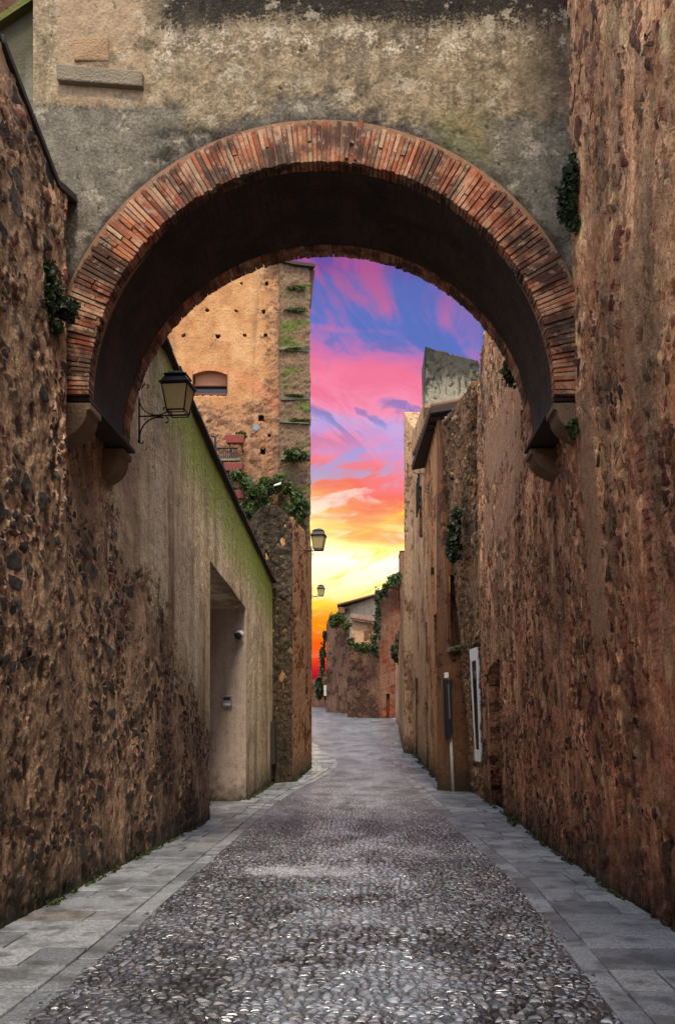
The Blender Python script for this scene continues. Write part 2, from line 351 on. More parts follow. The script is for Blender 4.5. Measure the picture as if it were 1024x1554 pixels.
def right_post(t, col, h, p, x, y, z, fine, mid, big):
    col = moss_low(t, col, x, y, z, fine, mid, big)
    vb = t.noise(t.vs(p, (1, 1, .22), (2, 3, 1)), 1.7, 5, .65)
    col = t.mix(t.mul(t.mr(vb, .50, .62), .55), col, t.mix(mid, srgb(84, 70, 58), srgb(156, 130, 108)))
    col = t.mix(t.mul(t.mr(vb, .45, .34), .6), col, t.mix(mid, srgb(120, 66, 36), srgb(206, 146, 98)))
    red = t.mr(t.add(z, t.mul(t.sub(big, .5), 3)), 4.4, 1.4)
    col = t.mix(t.mul(red, .8), col, t.mix(1, col, (.70, .55, .46), 'MULTIPLY'))
    wb = t.add(t.mul(t.sub(mid, .5), .5), t.mul(t.sub(fine, .5), .2))
    # smooth render patches that survive
    a = t.mul(t.band(t.add(y, t.mul(wb, .5)), 6.75, 7.1, .03), t.band(t.add(z, wb), 4.1, 5.15, .04))
    b_ = t.mul(t.band(t.add(y, wb), 8.2, 8.75, .03), t.band(t.add(z, t.mul(wb, 3)), 2.3, 4.6, .05))
    c_ = t.mul(t.band(t.add(y, wb), 13.4, 17.6, .08), t.band(t.add(z, t.mul(wb, 3)), 4.9, 7.2, .1), t.mr(big, .40, .46))
    pat = t.m('MAXIMUM', a, t.m('MAXIMUM', b_, c_))
    col = t.mix(t.mul(pat, .85), col, t.mix(mid, srgb(142, 104, 78), srgb(178, 142, 112)))
    h = t.mix(pat, h, t.add(.02, t.mul(fine, .006)))
    # old brick jamb showing near the frame edge
    jb = t.mul(t.band(t.add(y, t.mul(wb, .3)), 6.82, 7.0, .02), t.band(t.add(z, t.mul(wb, 2)), 1.9, 4.0, .05))
    br = t.m('SINE', t.mul(z, 2 * math.pi / .075))
    col = t.mix(t.mul(jb, .55, t.mr(mid, .36, .5)), col, t.mix(t.mr(br, -.75, -.5), srgb(90, 62, 48), t.mix(fine, srgb(150, 74, 54), srgb(186, 108, 84))))
    return col, h
M['right'] = rubble('right rubble wall', [srgb(52, 40, 32), srgb(160, 106, 64), srgb(84, 58, 40), srgb(192, 138, 88), srgb(130, 62, 34), srgb(44, 38, 34), srgb(206, 168, 132), srgb(104, 66, 40)],
    srgb(204, 160, 120), sc=3.9, cover=.36, amp=.030, sat2=srgb(190, 132, 86), streak=.55, pit=1.0, stretch=(1, 1, .8), post=right_post)
M['rough_dark'] = rubble('dark rubble', [srgb(50, 42, 36), srgb(140, 108, 76), srgb(70, 56, 44), srgb(178, 146, 108), srgb(92, 66, 46)],
    srgb(140, 106, 74), sc=4.2, cover=.15, amp=.05, streak=.5, pit=1.0)

def stucco(name, c0, c1, c2, top=None, grime=.5, amp=.01, bare=None, gcol=(.03, .026, .02), foot=True, green=None, strk=(3, 3, .15)):
    m, t, b, o = mat_new(name, True); p = t.attr('wp'); x, y, z = t.sep(p)
    fine = t.noise(p, 36, 4, .68); mid = t.noise(p, 8, 4, .6); big = t.noise(p, 1.1, 3, .6)
    st = t.noise(t.vs(p, strk), 2.8, 6, .65)
    col = t.ramp(t.add(t.mul(st, .6), t.mul(mid, .4)), [(.32, c0), (.5, c1), (.68, c2)])
    col = t.mix(1, col, t.ramp(fine, [(.3, (.78, .78, .78)), (.7, (1.15, 1.15, 1.15))]), 'MULTIPLY')
    h = t.add(t.mul(t.sub(fine, .5), amp * .6), t.mul(t.sub(mid, .5), amp), t.mul(t.sub(big, .5), amp * 3))
    if bare is not None:
        bm_ = t.mr(t.add(t.mul(big, .6), t.mul(mid, .4), t.mul(fine, .12)), .585, .605)
        bc = t.mix(t.vor(p, 6)['Color'], tuple(k * .5 for k in bare), tuple(k * 1.4 for k in bare))
        col = t.mix(bm_, col, bc); h = t.sub(h, t.mul(bm_, amp * 2, t.add(.4, mid)))
    col = t.mix(t.mul(t.mr(st, .5, .72), grime), col, gcol)
    if top is not None:
        tm = t.mr(t.add(z, t.mul(t.sub(st, .5), 2.2), t.mul(t.sub(mid, .5), .8)), top - .5, top + .1)
        col = t.mix(t.mul(tm, .85), col, gcol if green is None else t.mix(mid, gcol, green))
    if foot: col = moss_low(t, col, x, y, z, fine, mid, big)
    t.put(b.inputs['Base Color'], col); b.inputs['Roughness'].default_value = .92; b.inputs['Specular IOR Level'].default_value = .25
    bump(t, b, t.add(fine, t.mul(mid, .8)), max(.008, amp * 1.2))
    displace(t, o, h); return m
M['jamb'] = stucco('jamb plaster', srgb(140, 124, 112), srgb(172, 154, 140), srgb(186, 168, 152), grime=.12, amp=.004)
M['pale'] = stucco('pale plaster facade', srgb(132, 98, 70), srgb(194, 156, 118), srgb(218, 184, 146), grime=.5, bare=srgb(140, 100, 70), amp=.012)
M['pale_low'] = stucco('orange plaster facade', srgb(140, 92, 58), srgb(186, 136, 94), srgb(206, 160, 118), grime=.45, bare=srgb(130, 88, 60), amp=.014)
M['brown'] = stucco('brown plaster pier', srgb(92, 60, 40), srgb(122, 82, 56), srgb(140, 98, 70), grime=.5, amp=.01, bare=srgb(84, 56, 40))
M['concrete'] = stucco('weathered grey render', srgb(104, 98, 84), srgb(146, 138, 118), srgb(172, 162, 138), top=10.9, grime=.8, amp=.02, foot=False, gcol=(.02, .02, .016), strk=(3, 3, .8), bare=srgb(96, 90, 74))
M['red'] = stucco('red plaster', srgb(78, 52, 40), srgb(122, 84, 64), srgb(152, 116, 92), grime=.85, bare=srgb(120, 62, 40), amp=.02)
M['far_brown'] = stucco('far brown wall', srgb(58, 40, 32), srgb(108, 76, 58), srgb(150, 116, 90), grime=.85, amp=.03, bare=srgb(70, 46, 34), strk=(2, 2, .3))
M['far_grey'] = stucco('far grey wall', srgb(96, 88, 76), srgb(150, 136, 116), srgb(180, 164, 140), grime=.6, amp=.02, foot=False)
M['round'] = rubble('dark mossy masonry', [srgb(52, 48, 44), srgb(110, 96, 78), srgb(70, 62, 54), srgb(120, 84, 58)], srgb(92, 80, 66), sc=4, cover=.35, amp=.04, streak=.75, pit=.8)
M['orange_side'] = stucco('worn ochre side wall', srgb(130, 88, 60), srgb(172, 130, 92), srgb(192, 152, 112), grime=.5, bare=srgb(110, 66, 44), amp=.014)

def arch_wall_mat():
    m, t, b, o = mat_new('arch wall render', True); p = t.attr('wp'); x, y, z = t.sep(p)
    fine = t.noise(p, 34, 6, .7); mid = t.noise(p, 6.5, 6, .62); big = t.noise(p, 1.4, 4, .6); st = t.noise(t.vs(p, (3.2, 3, .16)), 2.6, 6, .7)
    wv = t.add(t.mul(t.sub(mid, .5), .42), t.mul(t.sub(fine, .5), .14), t.mul(t.sub(big, .5), .5))
    buff = t.ramp(t.add(t.mul(st, .3), t.mul(mid, .4), t.mul(t.noise(p, 17, 5, .7), .3)), [(.32, srgb(74, 64, 50)), (.45, srgb(128, 112, 88)), (.56, srgb(164, 144, 114)), (.7, srgb(198, 182, 154))])
    buff = t.mix(t.mr(t.noise(p, 19, 4, .7), .6, .72), buff, srgb(84, 64, 48))
    grey = t.ramp(t.add(t.mul(mid, .6), t.mul(fine, .4)), [(.3, srgb(80, 74, 64)), (.5, srgb(118, 110, 96)), (.7, srgb(146, 138, 122))])
    # grey cement repair hugging the ring and both haunches
    rr = t.vm('LENGTH', t.comb(t.sub(x, -.45), 0.0, t.sub(z, 4.74)))
    lefth = t.mul(t.mr(t.add(x, t.mul(wv, .3)), -1.72, -1.82), t.mr(t.add(z, t.mul(wv, .3)), 7.56, 7.48))
    righth = t.mul(t.mr(t.add(x, wv), 1.0, 1.1), t.mr(t.add(z, t.mul(wv, .8)), 7.45, 7.38))
    ringz = t.mr(t.add(rr, t.mul(wv, 1.1)), 2.86, 2.74)
    gm = t.m('MAXIMUM', ringz, t.m('MAXIMUM', lefth, righth))
    col = t.mix(gm, buff, grey)
    col = t.mix(t.mul(t.mr(t.noise(t.vs(p, (1, 1, .6)), 2.6, 6, .7), .52, .62), .65, t.inv(gm)), col, t.mix(fine, srgb(70, 62, 50), srgb(132, 118, 98)))
    # smoother pale pilaster strip on the left
    pil = t.mul(t.band(t.add(x, t.mul(t.sub(fine, .5), .1)), -2.98, -2.14, .02), t.inv(gm))
    col = t.mix(t.mul(pil, .8), col, t.mix(mid, srgb(140, 116, 90), srgb(186, 160, 128)))
    # sooty black weathering along the parapet with a lime-white fringe
    tz = t.add(z, -.10, t.mul(t.sub(st, .5), .42), t.mul(wv, .7), t.mul(t.sub(fine, .5), .8))
    right_of = t.mr(t.add(x, wv), -2.2, -1.9)
    col = t.mix(t.mul(t.band(tz, 7.98, 8.25, .06), right_of, .75, t.mr(t.add(t.mul(fine, .6), t.mul(mid, .5)), .54, .66)), col, srgb(206, 192, 172))
    col = t.mix(t.mul(t.mr(tz, 8.14, 8.26), right_of, .95), col, t.mix(t.mr(fine, .55, .72), srgb(24, 21, 19), srgb(96, 78, 50)))
    col = t.mix(t.mul(t.mr(t.add(x, wv), 1.35, 1.75), t.mr(z, 7.0, 8.0), .6), col, srgb(66, 50, 42))
    col = t.mix(t.mul(t.mr(st, .52, .7), t.band(z, 7.1, 8.2, .3), t.mr(x, -2.2, -1.4), .6), col, srgb(66, 54, 42))
    col = t.mix(t.mul(t.mr(t.noise(t.vs(p, (1, 1, 1), (2, 2, 8)), 4.5, 6, .72), .56, .62), .6), col, t.mix(fine, srgb(150, 136, 112), srgb(206, 194, 170)))
    col = t.mix(t.mul(t.mr(t.noise(t.vs(p, (1, 1, .8), (6, 2, 1)), 3.1, 6, .72), .56, .64), .6), col, t.mix(fine, srgb(50, 44, 34), srgb(92, 82, 66)))
    gl = t.mul(t.band(t.add(x, wv), .6, 1.15, .1), t.band(t.add(z, wv), 6.9, 7.5, .15))
    col = t.mix(t.mul(gl, .45), col, srgb(104, 102, 48))
    tang = t.mul(t.band(t.add(x, wv), -2.05, -1.2, .12), t.band(t.add(z, t.mul(wv, .6)), 6.9, 7.35, .1))
    col = t.mix(t.mul(tang, t.mr(mid, .4, .56), .85), col, srgb(44, 42, 34))
    gg = t.mr(t.add(t.m('ABSOLUTE', t.sub(rr, 2.64)), t.mul(t.sub(mid, .5), .25)), .09, .0)
    col = t.mix(t.mul(gg, .6), col, srgb(40, 36, 30))
    col = t.mix(1, col, t.ramp(fine, [(.3, (.72, .72, .72)), (.7, (1.18, 1.18, 1.18))]), 'MULTIPLY')
    pt = t.mr(t.noise(p, 11, 4, .7), .36, .30)
    col = t.mix(t.mul(pt, .7), col, srgb(52, 42, 34))
    h = t.add(t.mul(gm, -.012), t.mul(t.sub(mid, .5), .025), t.mul(t.sub(fine, .5), .013), t.mul(t.sub(big, .5), .05), t.mul(pt, -.02))
    t.put(b.inputs['Base Color'], col); b.inputs['Roughness'].default_value = .93; b.inputs['Specular IOR Level'].default_value = .25
    bump(t, b, t.add(fine, t.mul(mid, .9)), .022)
    displace(t, o, h); return m
M['arch'] = arch_wall_mat()
def brick_mat(name, dark=1.0):
    m, t, b, o = mat_new(name); p = t.attr('wp'); r = t.attr('rnd', 'Fac')
    fine = t.noise(p, 60, 4, .7); mid = t.noise(p, 5, 5, .65); n3 = t.noise(t.vs(p, (1, 1, 1), (5, 5, 5)), 2.6, 4, .6)
    c = t.ramp(r, [(0, srgb(116, 58, 36)), (.2, srgb(158, 84, 52)), (.42, srgb(176, 102, 66)), (.6, srgb(192, 126, 86)), (.78, srgb(148, 72, 46)), (.9, srgb(204, 168, 130)), (1, srgb(100, 74, 58))])
    c = t.mix(t.mul(t.mr(mid, .48, .62), .75), c, srgb(196, 156, 124))
    c = t.mix(t.mul(t.mr(t.add(t.mul(n3, .75), t.mul(fine, .25)), .45, .56), .85), c, srgb(44, 33, 28))
    c = t.mix(t.mul(t.mr(t.noise(p, 9, 5, .7), .56, .64), .7), c, srgb(178, 150, 122))
    c = t.mix(1, c, t.ramp(fine, [(.25, (.6, .6, .6)), (.75, (1.2, 1.2, 1.2))]), 'MULTIPLY')
    if dark != 1: c = t.mix(1, c, (dark, dark, dark), 'MULTIPLY')
    t.put(b.inputs['Base Color'], c); b.inputs['Roughness'].default_value = .88; bump(t, b, t.add(fine, t.mul(mid, .7)), .012); return m
M['brick'] = brick_mat('old brick')
def soffit_mat():
    m, t, b, o = mat_new('shaded brick vault'); q = t.attr('arc'); p = t.attr('wp')  # brick colours kept dark to stand in for the vault's shade
    br = t.new('ShaderNodeTexBrick'); t.put(br.inputs['Vector'], q); br.inputs['Scale'].default_value = 1
    br.inputs['Brick Width'].default_value = .3; br.inputs['Row Height'].default_value = .062; br.inputs['Mortar Size'].default_value = .008
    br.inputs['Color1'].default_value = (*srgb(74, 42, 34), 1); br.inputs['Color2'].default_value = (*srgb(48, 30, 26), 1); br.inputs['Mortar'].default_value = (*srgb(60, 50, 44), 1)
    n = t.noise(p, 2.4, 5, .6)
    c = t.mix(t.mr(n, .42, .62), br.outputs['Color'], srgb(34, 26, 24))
    c = t.mix(1, c, t.ramp(t.noise(p, 40, 4), [(.3, (.6, .6, .6)), (.7, (1.2, 1.2, 1.2))]), 'MULTIPLY')
    t.put(b.inputs['Base Color'], c); b.inputs['Roughness'].default_value = .9
    bump(t, b, t.add(t.mul(br.outputs['Fac'], -1.0), t.noise(p, 25, 4)), .02); return m
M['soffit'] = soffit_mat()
M['stone'] = simple('corbel stone', srgb(112, 88, 64), .9, .5, 7, bmp=.02)
M['ledge'] = simple('ledge stone', srgb(122, 110, 90), .9, .45, 9, bmp=.02)
M['coping'] = simple('dark coping tile', srgb(50, 44, 40), .85, .4, 8, bmp=.02)
M['iron'] = simple('black wrought iron', (.012, .012, .015), .42, .3, 30, .4, .001)
M['dark'] = simple('dark timber', srgb(44, 32, 26), .8, .35, 12)
M['void'] = simple('unlit interior', (.012, .01, .009), .95, .2, 5)
M['white'] = simple('white paint', (.72, .71, .68), .6, .1, 9)
M['pipe'] = simple('grimy white pipe', (.45, .43, .39), .6, .3, 9)
M['glassdark'] = simple('dark glass', (.015, .017, .02), .12, .1, 3, bmp=.0005)
M['terra'] = simple('red planter plastic', srgb(126, 52, 40), .6, .2, 9)
M['steel'] = simple('brushed steel', (.42, .42, .43), .35, .1, 20, .8, .0005)
M['tile'] = simple('clay roof tile', srgb(112, 78, 58), .85, .4, 6, rnd=True)
M['pebblegrey'] = simple('grey stone', srgb(120, 122, 128), .8, .2, 8)
def glass_mat():
    m, t, b, o = mat_new('amber lamp glass'); p = t.attr('wp'); g = t.sep(t.new('ShaderNodeTexCoord').outputs['Generated'])[2]
    t.put(b.inputs['Base Color'], t.mix(t.noise(p, 14, 3), srgb(206, 182, 120), srgb(236, 222, 172))); b.inputs['Roughness'].default_value = .25
    tr = t.new('ShaderNodeBsdfTranslucent'); tr.inputs[0].default_value = (.92, .8, .5, 1); mx = t.new('ShaderNodeMixShader'); mx.inputs[0].default_value = .5
    t.l.new(b.outputs[0], mx.inputs[1]); t.l.new(tr.outputs[0], mx.inputs[2]); t.l.new(mx.outputs[0], o.inputs[0]); return m
M['glass'] = glass_mat()
def leaf_mat(name, a, b_, c_):
    m, t, b, o = mat_new(name); r = t.attr('rnd', 'Fac')
    t.put(b.inputs['Base Color'], t.ramp(r, [(0, a), (.6, b_), (1, c_)])); b.inputs['Roughness'].default_value = .5; b.inputs['Specular IOR Level'].default_value = .35
    tr = t.new('ShaderNodeBsdfTranslucent'); t.put(tr.inputs[0], t.ramp(r, [(0, a), (1, c_)])); mx = t.new('ShaderNodeMixShader'); mx.inputs[0].default_value = .25
    t.l.new(b.outputs[0], mx.inputs[1]); t.l.new(tr.outputs[0], mx.inputs[2]); t.l.new(mx.outputs[0], o.inputs[0]); return m
M['ivy'] = leaf_mat('dark ivy leaves', (.012, .02, .008), (.035, .055, .02), (.10, .13, .06))
M['green'] = leaf_mat('green leaves', (.018, .028, .008), (.055, .085, .02), (.15, .20, .05))
M['moss'] = leaf_mat('moss', (.02, .03, .006), (.06, .085, .014), (.15, .18, .03))

def cobble_mat():
    m, t, b, o = mat_new('wet cobbles', True); p = t.attr('wp'); x, y, z = t.sep(p)
    wob = t.vm('SUBTRACT', t.noise(p, 3.2, 2, col=True), (.5, .5, .5)); sw = t.new('ShaderNodeVectorMath', operation='SCALE'); t.put(sw.inputs[0], wob); sw.inputs['Scale'].default_value = .10
    q0 = t.vm('ADD', p, sw.outputs[0])
    q = t.vs(q0, (1.0, 1.5, 0)); q2 = t.vs(q0, (1.35, 1.05, 0), (3, 1, 0))
    sel = t.mr(t.noise(p, 1.7, 2), .50, .52)
    a = t.vor(q, 13.5, rnd=.85, dim='2D'); ae = t.vor(q, 13.5, 'DISTANCE_TO_EDGE', rnd=.85, dim='2D')[0]
    c = t.vor(q2, 12.0, rnd=.85, dim='2D'); ce = t.vor(q2, 12.0, 'DISTANCE_TO_EDGE', rnd=.85, dim='2D')[0]
    edge = t.mix(sel, ae, ce); colr = t.mix(sel, a['Color'], c['Color']); r = t.sep(colr)
    dv = t.mix(sel, t.vm('SUBTRACT', t.vm('MULTIPLY', q, (13.5, 13.5, 0)), t.vm('MULTIPLY', a['Position'], (13.5, 13.5, 0))), t.vm('SUBTRACT', t.vm('MULTIPLY', q2, (12.0, 12.0, 0)), t.vm('MULTIPLY', c['Position'], (12.0, 12.0, 0))))
    tilt = t.vm('DOT_PRODUCT', dv, t.vm('SUBTRACT', colr, (.5, .5, .5)))
    fine = t.noise(p, 55, 4, .65); big = t.noise(t.vs(p, (1, .55, 1)), .9, 4, .6); mid = t.noise(p, 5, 4, .6)
    dome = t.m('POWER', t.mr(edge, .0, .30, smooth=False), .6)
    # worn and sanded-over areas: shallow joints, wet sheen painted in as paler colour
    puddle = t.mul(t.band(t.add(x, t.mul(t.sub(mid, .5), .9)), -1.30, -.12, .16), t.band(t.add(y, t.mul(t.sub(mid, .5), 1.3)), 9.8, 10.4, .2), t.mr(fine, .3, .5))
    pud2 = t.mul(t.band(t.add(x, t.mul(t.sub(mid, .5), .6)), -.4, .8, .2), t.band(t.add(y, t.mul(t.sub(mid, .5), .6)), 7.4, 7.9, .15))
    flat = t.m('MAXIMUM', t.mr(t.add(t.mul(big, .8), t.mul(mid, .2)), .52, .66), t.m('MAXIMUM', puddle, t.mul(pud2, .6)))
    # drainage lines of larger setts: one along, several across
    ln = t.mul(t.mr(t.noise(p, .8, 2), .42, .56), t.m('MAXIMUM', t.mul(.5, t.mr(t.m('ABSOLUTE', t.add(x, -.12, t.mul(t.sub(mid, .5), .06))), .022, .008)), t.mul(t.mr(t.m('ABSOLUTE', t.sub(t.m('FRACT', t.mul(t.add(y, t.mul(t.sub(mid, .5), .10)), .36)), .5)), .014, .004), t.mr(t.m('ABSOLUTE', t.sub(x, .5)), .8, .75))))
    h = t.add(t.mul(dome, t.add(.014, t.mul(r[0], .008))), t.mul(tilt, .011), t.mul(t.sub(fine, .5), .0016), t.mul(t.sub(big, .5), .03))
    h = t.mul(h, t.inv(t.mul(flat, .55)), t.mr(y, 9, 26, 1.0, .45)); h = t.add(h, t.mul(t.m('MAXIMUM', puddle, 0), -.004), t.mul(ln, -.008))
    s = t.ramp(r[1], [(0, srgb(30, 33, 38)), (.3, srgb(54, 58, 65)), (.58, srgb(84, 89, 98)), (.78, srgb(122, 128, 138)), (.84, srgb(96, 82, 72)), (.93, srgb(176, 178, 184)), (1, srgb(40, 36, 36))])
    s = t.mix(1, s, t.ramp(fine, [(.25, (.65, .65, .65)), (.75, (1.25, 1.25, 1.25))]), 'MULTIPLY')
    dirt = t.mix(mid, srgb(16, 14, 13), srgb(40, 36, 32))
    col = t.mix(t.mr(t.add(edge, t.mul(t.sub(fine, .5), .08)), .045, .11), dirt, s)
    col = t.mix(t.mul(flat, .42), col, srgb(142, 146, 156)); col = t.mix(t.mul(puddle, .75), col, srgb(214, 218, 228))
    col = t.mix(t.mul(t.mr(t.add(y, t.mul(t.sub(big, .5), 12)), 9, 26), .42), col, t.mix(mid, srgb(118, 128, 134), srgb(204, 216, 222)))  # farther stretch mixed paler and bluer: wet sheen put into the colour
    green = t.mul(t.band(x, -1.75, -.9, .3), t.mr(t.noise(p, 1.6, 4), .52, .66)); col = t.mix(t.mul(green, .45), col, srgb(58, 62, 30))
    wetn = t.noise(t.vs(p, (1.3, .7, 1), (3, 3, 0)), 1.1, 5, .6)
    col = t.mix(1, col, t.ramp(wetn, [(.34, (.38, .38, .39)), (.5, (.78, .78, .79)), (.64, (1.15, 1.15, 1.17))]), 'MULTIPLY')
    cen = t.mul(t.mr(t.m('ABSOLUTE', t.add(x, .1, t.mul(t.sub(mid, .5), .8))), .9, .25), t.mr(wetn, .42, .56)); col = t.mix(t.mul(cen, .30), col, srgb(154, 168, 180))  # sheen along the street centre painted as a pale bluish tint
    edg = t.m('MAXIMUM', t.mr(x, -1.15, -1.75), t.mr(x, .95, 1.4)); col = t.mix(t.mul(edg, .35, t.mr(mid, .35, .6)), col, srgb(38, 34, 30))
    col = t.mix(t.mul(ln, .75), col, srgb(36, 34, 32))
    dk = t.mr(t.noise(p, 2.3, 3), .5, .35); col = t.mix(t.mul(dk, .35), col, srgb(36, 34, 34))
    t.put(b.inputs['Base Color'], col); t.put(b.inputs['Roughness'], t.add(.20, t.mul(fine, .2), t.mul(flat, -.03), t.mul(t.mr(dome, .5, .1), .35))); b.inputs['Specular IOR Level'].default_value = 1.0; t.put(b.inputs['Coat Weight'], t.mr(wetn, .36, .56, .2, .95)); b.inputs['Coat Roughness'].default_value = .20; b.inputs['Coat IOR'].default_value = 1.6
    displace(t, o, h); return m
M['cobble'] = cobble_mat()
def slab_mat():
    m, t, b, o = mat_new('granite slabs'); p = t.attr('wp'); r = t.attr('rnd', 'Fac'); n = t.noise(p, 48, 3, .8); n2 = t.noise(p, 3, 5, .6)
    c = t.ramp(r, [(0, srgb(112, 118, 124)), (.5, srgb(144, 150, 156)), (.93, srgb(170, 175, 180)), (1, srgb(134, 128, 122))])
    c = t.mix(1, c, t.ramp(n, [(.32, (.35, .35, .35)), (.5, (1, 1, 1)), (.68, (1.7, 1.7, 1.7))]), 'MULTIPLY')
    c = t.mix(t.mul(t.mr(n2, .46, .64), .65), c, srgb(56, 57, 57)); c = t.mix(t.mul(t.mr(t.noise(p, 12, 4, .7), .58, .7), .4), c, srgb(52, 50, 44))
    t.put(b.inputs['Base Color'], c); t.put(b.inputs['Roughness'], t.add(.26, t.mul(n2, .25))); b.inputs['Specular IOR Level'].default_value = .8; b.inputs['Coat Weight'].default_value = .35; b.inputs['Coat Roughness'].default_value = .15
    bump(t, b, t.add(n, t.mul(n2, 1.2)), .012); return m
M['slab'] = slab_mat()
M['bed'] = simple('dark joint bed', srgb(46, 42, 36), .95, .3, 12)
M['ground'] = simple('earth', srgb(80, 70, 58), .95, .3, 2)
def tower_mat(moss):
    m, t, b, o = mat_new('tower masonry' + (' mossy' if moss else ''), True); p = t.attr('wp'); x, y, z = t.sep(p)
    fine = t.noise(p, 14, 5, .7); mid = t.noise(p, 2.2, 5, .62); big = t.noise(p, .45, 4, .6)
    wb_ = t.new('ShaderNodeVectorMath', operation='SCALE'); t.put(wb_.inputs[0], t.vm('SUBTRACT', t.noise(p, 2.4, 4, col=True), (.5, .5, .5))); wb_.inputs['Scale'].default_value = .55
    q = t.vs(t.vm('ADD', p, wb_.outputs[0]), (1, 1, 2.2)); v = t.vor(q, 3.1); e = t.vor(q, 3.1, 'DISTANCE_TO_EDGE')[0]; r = t.sep(v['Color'])
    pl = t.ramp(t.add(t.mul(mid, .6), t.mul(big, .4)), [(.35, srgb(158, 102, 60)), (.5, srgb(194, 138, 86)), (.65, srgb(212, 164, 112))])
    st = t.ramp(r[0], [(0, srgb(108, 70, 48)), (.4, srgb(170, 118, 78)), (.7, srgb(132, 90, 64)), (1, srgb(186, 142, 104))])
    st = t.mix(t.mr(e, .09, .03), st, srgb(168, 126, 90))
    ck = t.m('ABSOLUTE', t.sub(t.noise(t.vs(p, (1, 1, 1.3), (9, 2, 4)), .55, 5, .62), .5))
    wear = t.mr(t.add(t.mul(mid, .5), t.mul(fine, .2), t.mul(t.mr(z, 13.6, 12.2), .25), t.mul(t.mr(x, -4.4, -3.3), .22)), .47, .60)
    col = t.mix(wear, pl, st)
    st2 = t.noise(t.vs(p, (1.2, 1.2, .12)), 2.4, 5, .6); col = t.mix(t.mul(t.mr(st2, .52, .72), .45), col, srgb(96, 74, 56)); col = t.mix(t.mul(t.mr(ck, .005, .002), .4), col, srgb(80, 52, 34)); col = t.mix(t.mul(t.mr(fine, .52, .66), .4), col, srgb(110, 80, 58))
    col = t.mix(1, col, (.84, .84, .84), 'MULTIPLY')
    h = t.add(t.mul(wear, t.mr(e, 0, .15), t.add(.02, t.mul(r[1], .06))), t.mul(fine, .02), t.mul(mid, .05))
    # brick relieving arch above the window
    rr = t.vm('LENGTH', t.comb(t.sub(x, -5.75), 0.0, t.sub(z, 10.55)))
    ar = t.mul(t.band(t.add(rr, t.mul(t.sub(fine, .5), .12)), 3.1, 3.55, .03), t.mr(z, 12.0, 12.3)); 
    col = t.mix(t.mul(ar, .5, t.mr(fine, .35, .6)), col, t.mix(fine, srgb(150, 74, 46), srgb(206, 118, 76)))
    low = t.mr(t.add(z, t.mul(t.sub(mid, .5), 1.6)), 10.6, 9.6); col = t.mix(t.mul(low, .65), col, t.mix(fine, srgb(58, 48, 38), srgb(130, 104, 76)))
    if moss:
        col = t.mix(.75, col, t.mix(fine, srgb(56, 48, 38), srgb(128, 106, 80)))
        ml = t.noise(t.vs(p, (.5, .5, 1.5)), 1.6, 5, .6); col = t.mix(t.mul(t.mr(ml, .50, .62), .9), col, t.mix(fine, srgb(44, 50, 18), srgb(104, 118, 34)))
        col = t.mix(t.mul(t.mr(fine, .5, .36), .5), col, srgb(40, 34, 28))
    t.put(b.inputs['Base Color'], col); b.inputs['Roughness'].default_value = .93; bump(t, b, fine, .05); displace(t, o, h); return m
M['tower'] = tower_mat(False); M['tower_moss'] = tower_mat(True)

# ------------------------------------------------------------------ ground, street, pavements
Yg = [-30, -10, 0, 6, 12, 16, 20, 24, 28, 32, 40, 50, 60, 80, 140, 400]
V = []; Fc = []
for yy in Yg:
    for xx in (-400, -30, -4, 4, 30, 400): V.append((xx, yy, min(gz(yy), 4.5) - .12))
for i in range(len(Yg) - 1):
    for j in range(5): a = i * 6 + j; Fc.append([a, a + 1, a + 7, a + 6])
tag(mesh_obj('ground', V, Fc, M['ground'], origin=(0, 0, 0)), kind='structure')
def crv(pts):
    pts = sorted(pts, key=lambda p: p[1]); ys_ = np.array([p[1] for p in pts]); xs_ = np.array([p[0] for p in pts]); return lambda Y: float(np.interp(Y, ys_, xs_))
LK = crv([(-1.82, -10), (-1.82, 4.5), gp(160, 1454), gp(250, 1372), gp(380, 1255), gp(417, 1221), gp(450, 1199), gp(487, 1182), gp(505, 1171), gp(513, 1160), gp(507, 1148), gp(496, 1140), gp(474, 1127), (-4.5, 44), (-6, 60)])
RK = crv([(1.36, -10), gp(940, 1554), gp(778, 1338), gp(692, 1259), gp(661, 1224), gp(630, 1196), gp(611, 1177), gp(592, 1149), gp(591, 1127), gp(595, 1087), (1.6, 62)])
LW = crv([(-2.86, -10), (-2.83, 7.1), (-2.63, 15.2), (-2.5, 18.6), (-2.35, 22.4), (-1.90, 22.6), (-1.60, 26.6), (-2.4, 29), (-3.6, 36), (-7, 50), (-9, 60)])
RW = crv([(2.32, -10), (2.32, 7), (2.3, 12), (2.4, 15), (2.36, 18.6), (2.3, 20.3), gp(690, 1204), gp(659, 1182), gp(626, 1146), gp(615, 1125), gp(608, 1100), (2.0, 60)])
ys_ = [-10, -6, -3, 0, 1.5, 2.5, 3.2]
while ys_[-1] < 62: ys_.append(ys_[-1] * 1.0027 + .002)
NX = 230; Ya = np.array(ys_); V = np.zeros((len(Ya), NX, 3)); fx = np.linspace(0, 1, NX)
for i, yy in enumerate(Ya):
    a, b_ = LK(yy) - .06, RK(yy) + .06; V[i, :, 0] = a + (b_ - a) * fx; V[i, :, 1] = yy
    V[i, :, 2] = gz(yy) + .012 * (2 * fx - 1) ** 2 - .012
I, J = np.meshgrid(np.arange(len(Ya) - 1), np.arange(NX - 1), indexing='ij'); q = (I * NX + J).ravel()
tag(mesh_obj('street', V.reshape(-1, 3), np.stack([q, q + 1, q + NX + 1, q + NX], 1).tolist(), M['cobble'], smooth=True, origin=(0, 0, 0)), kind='structure')
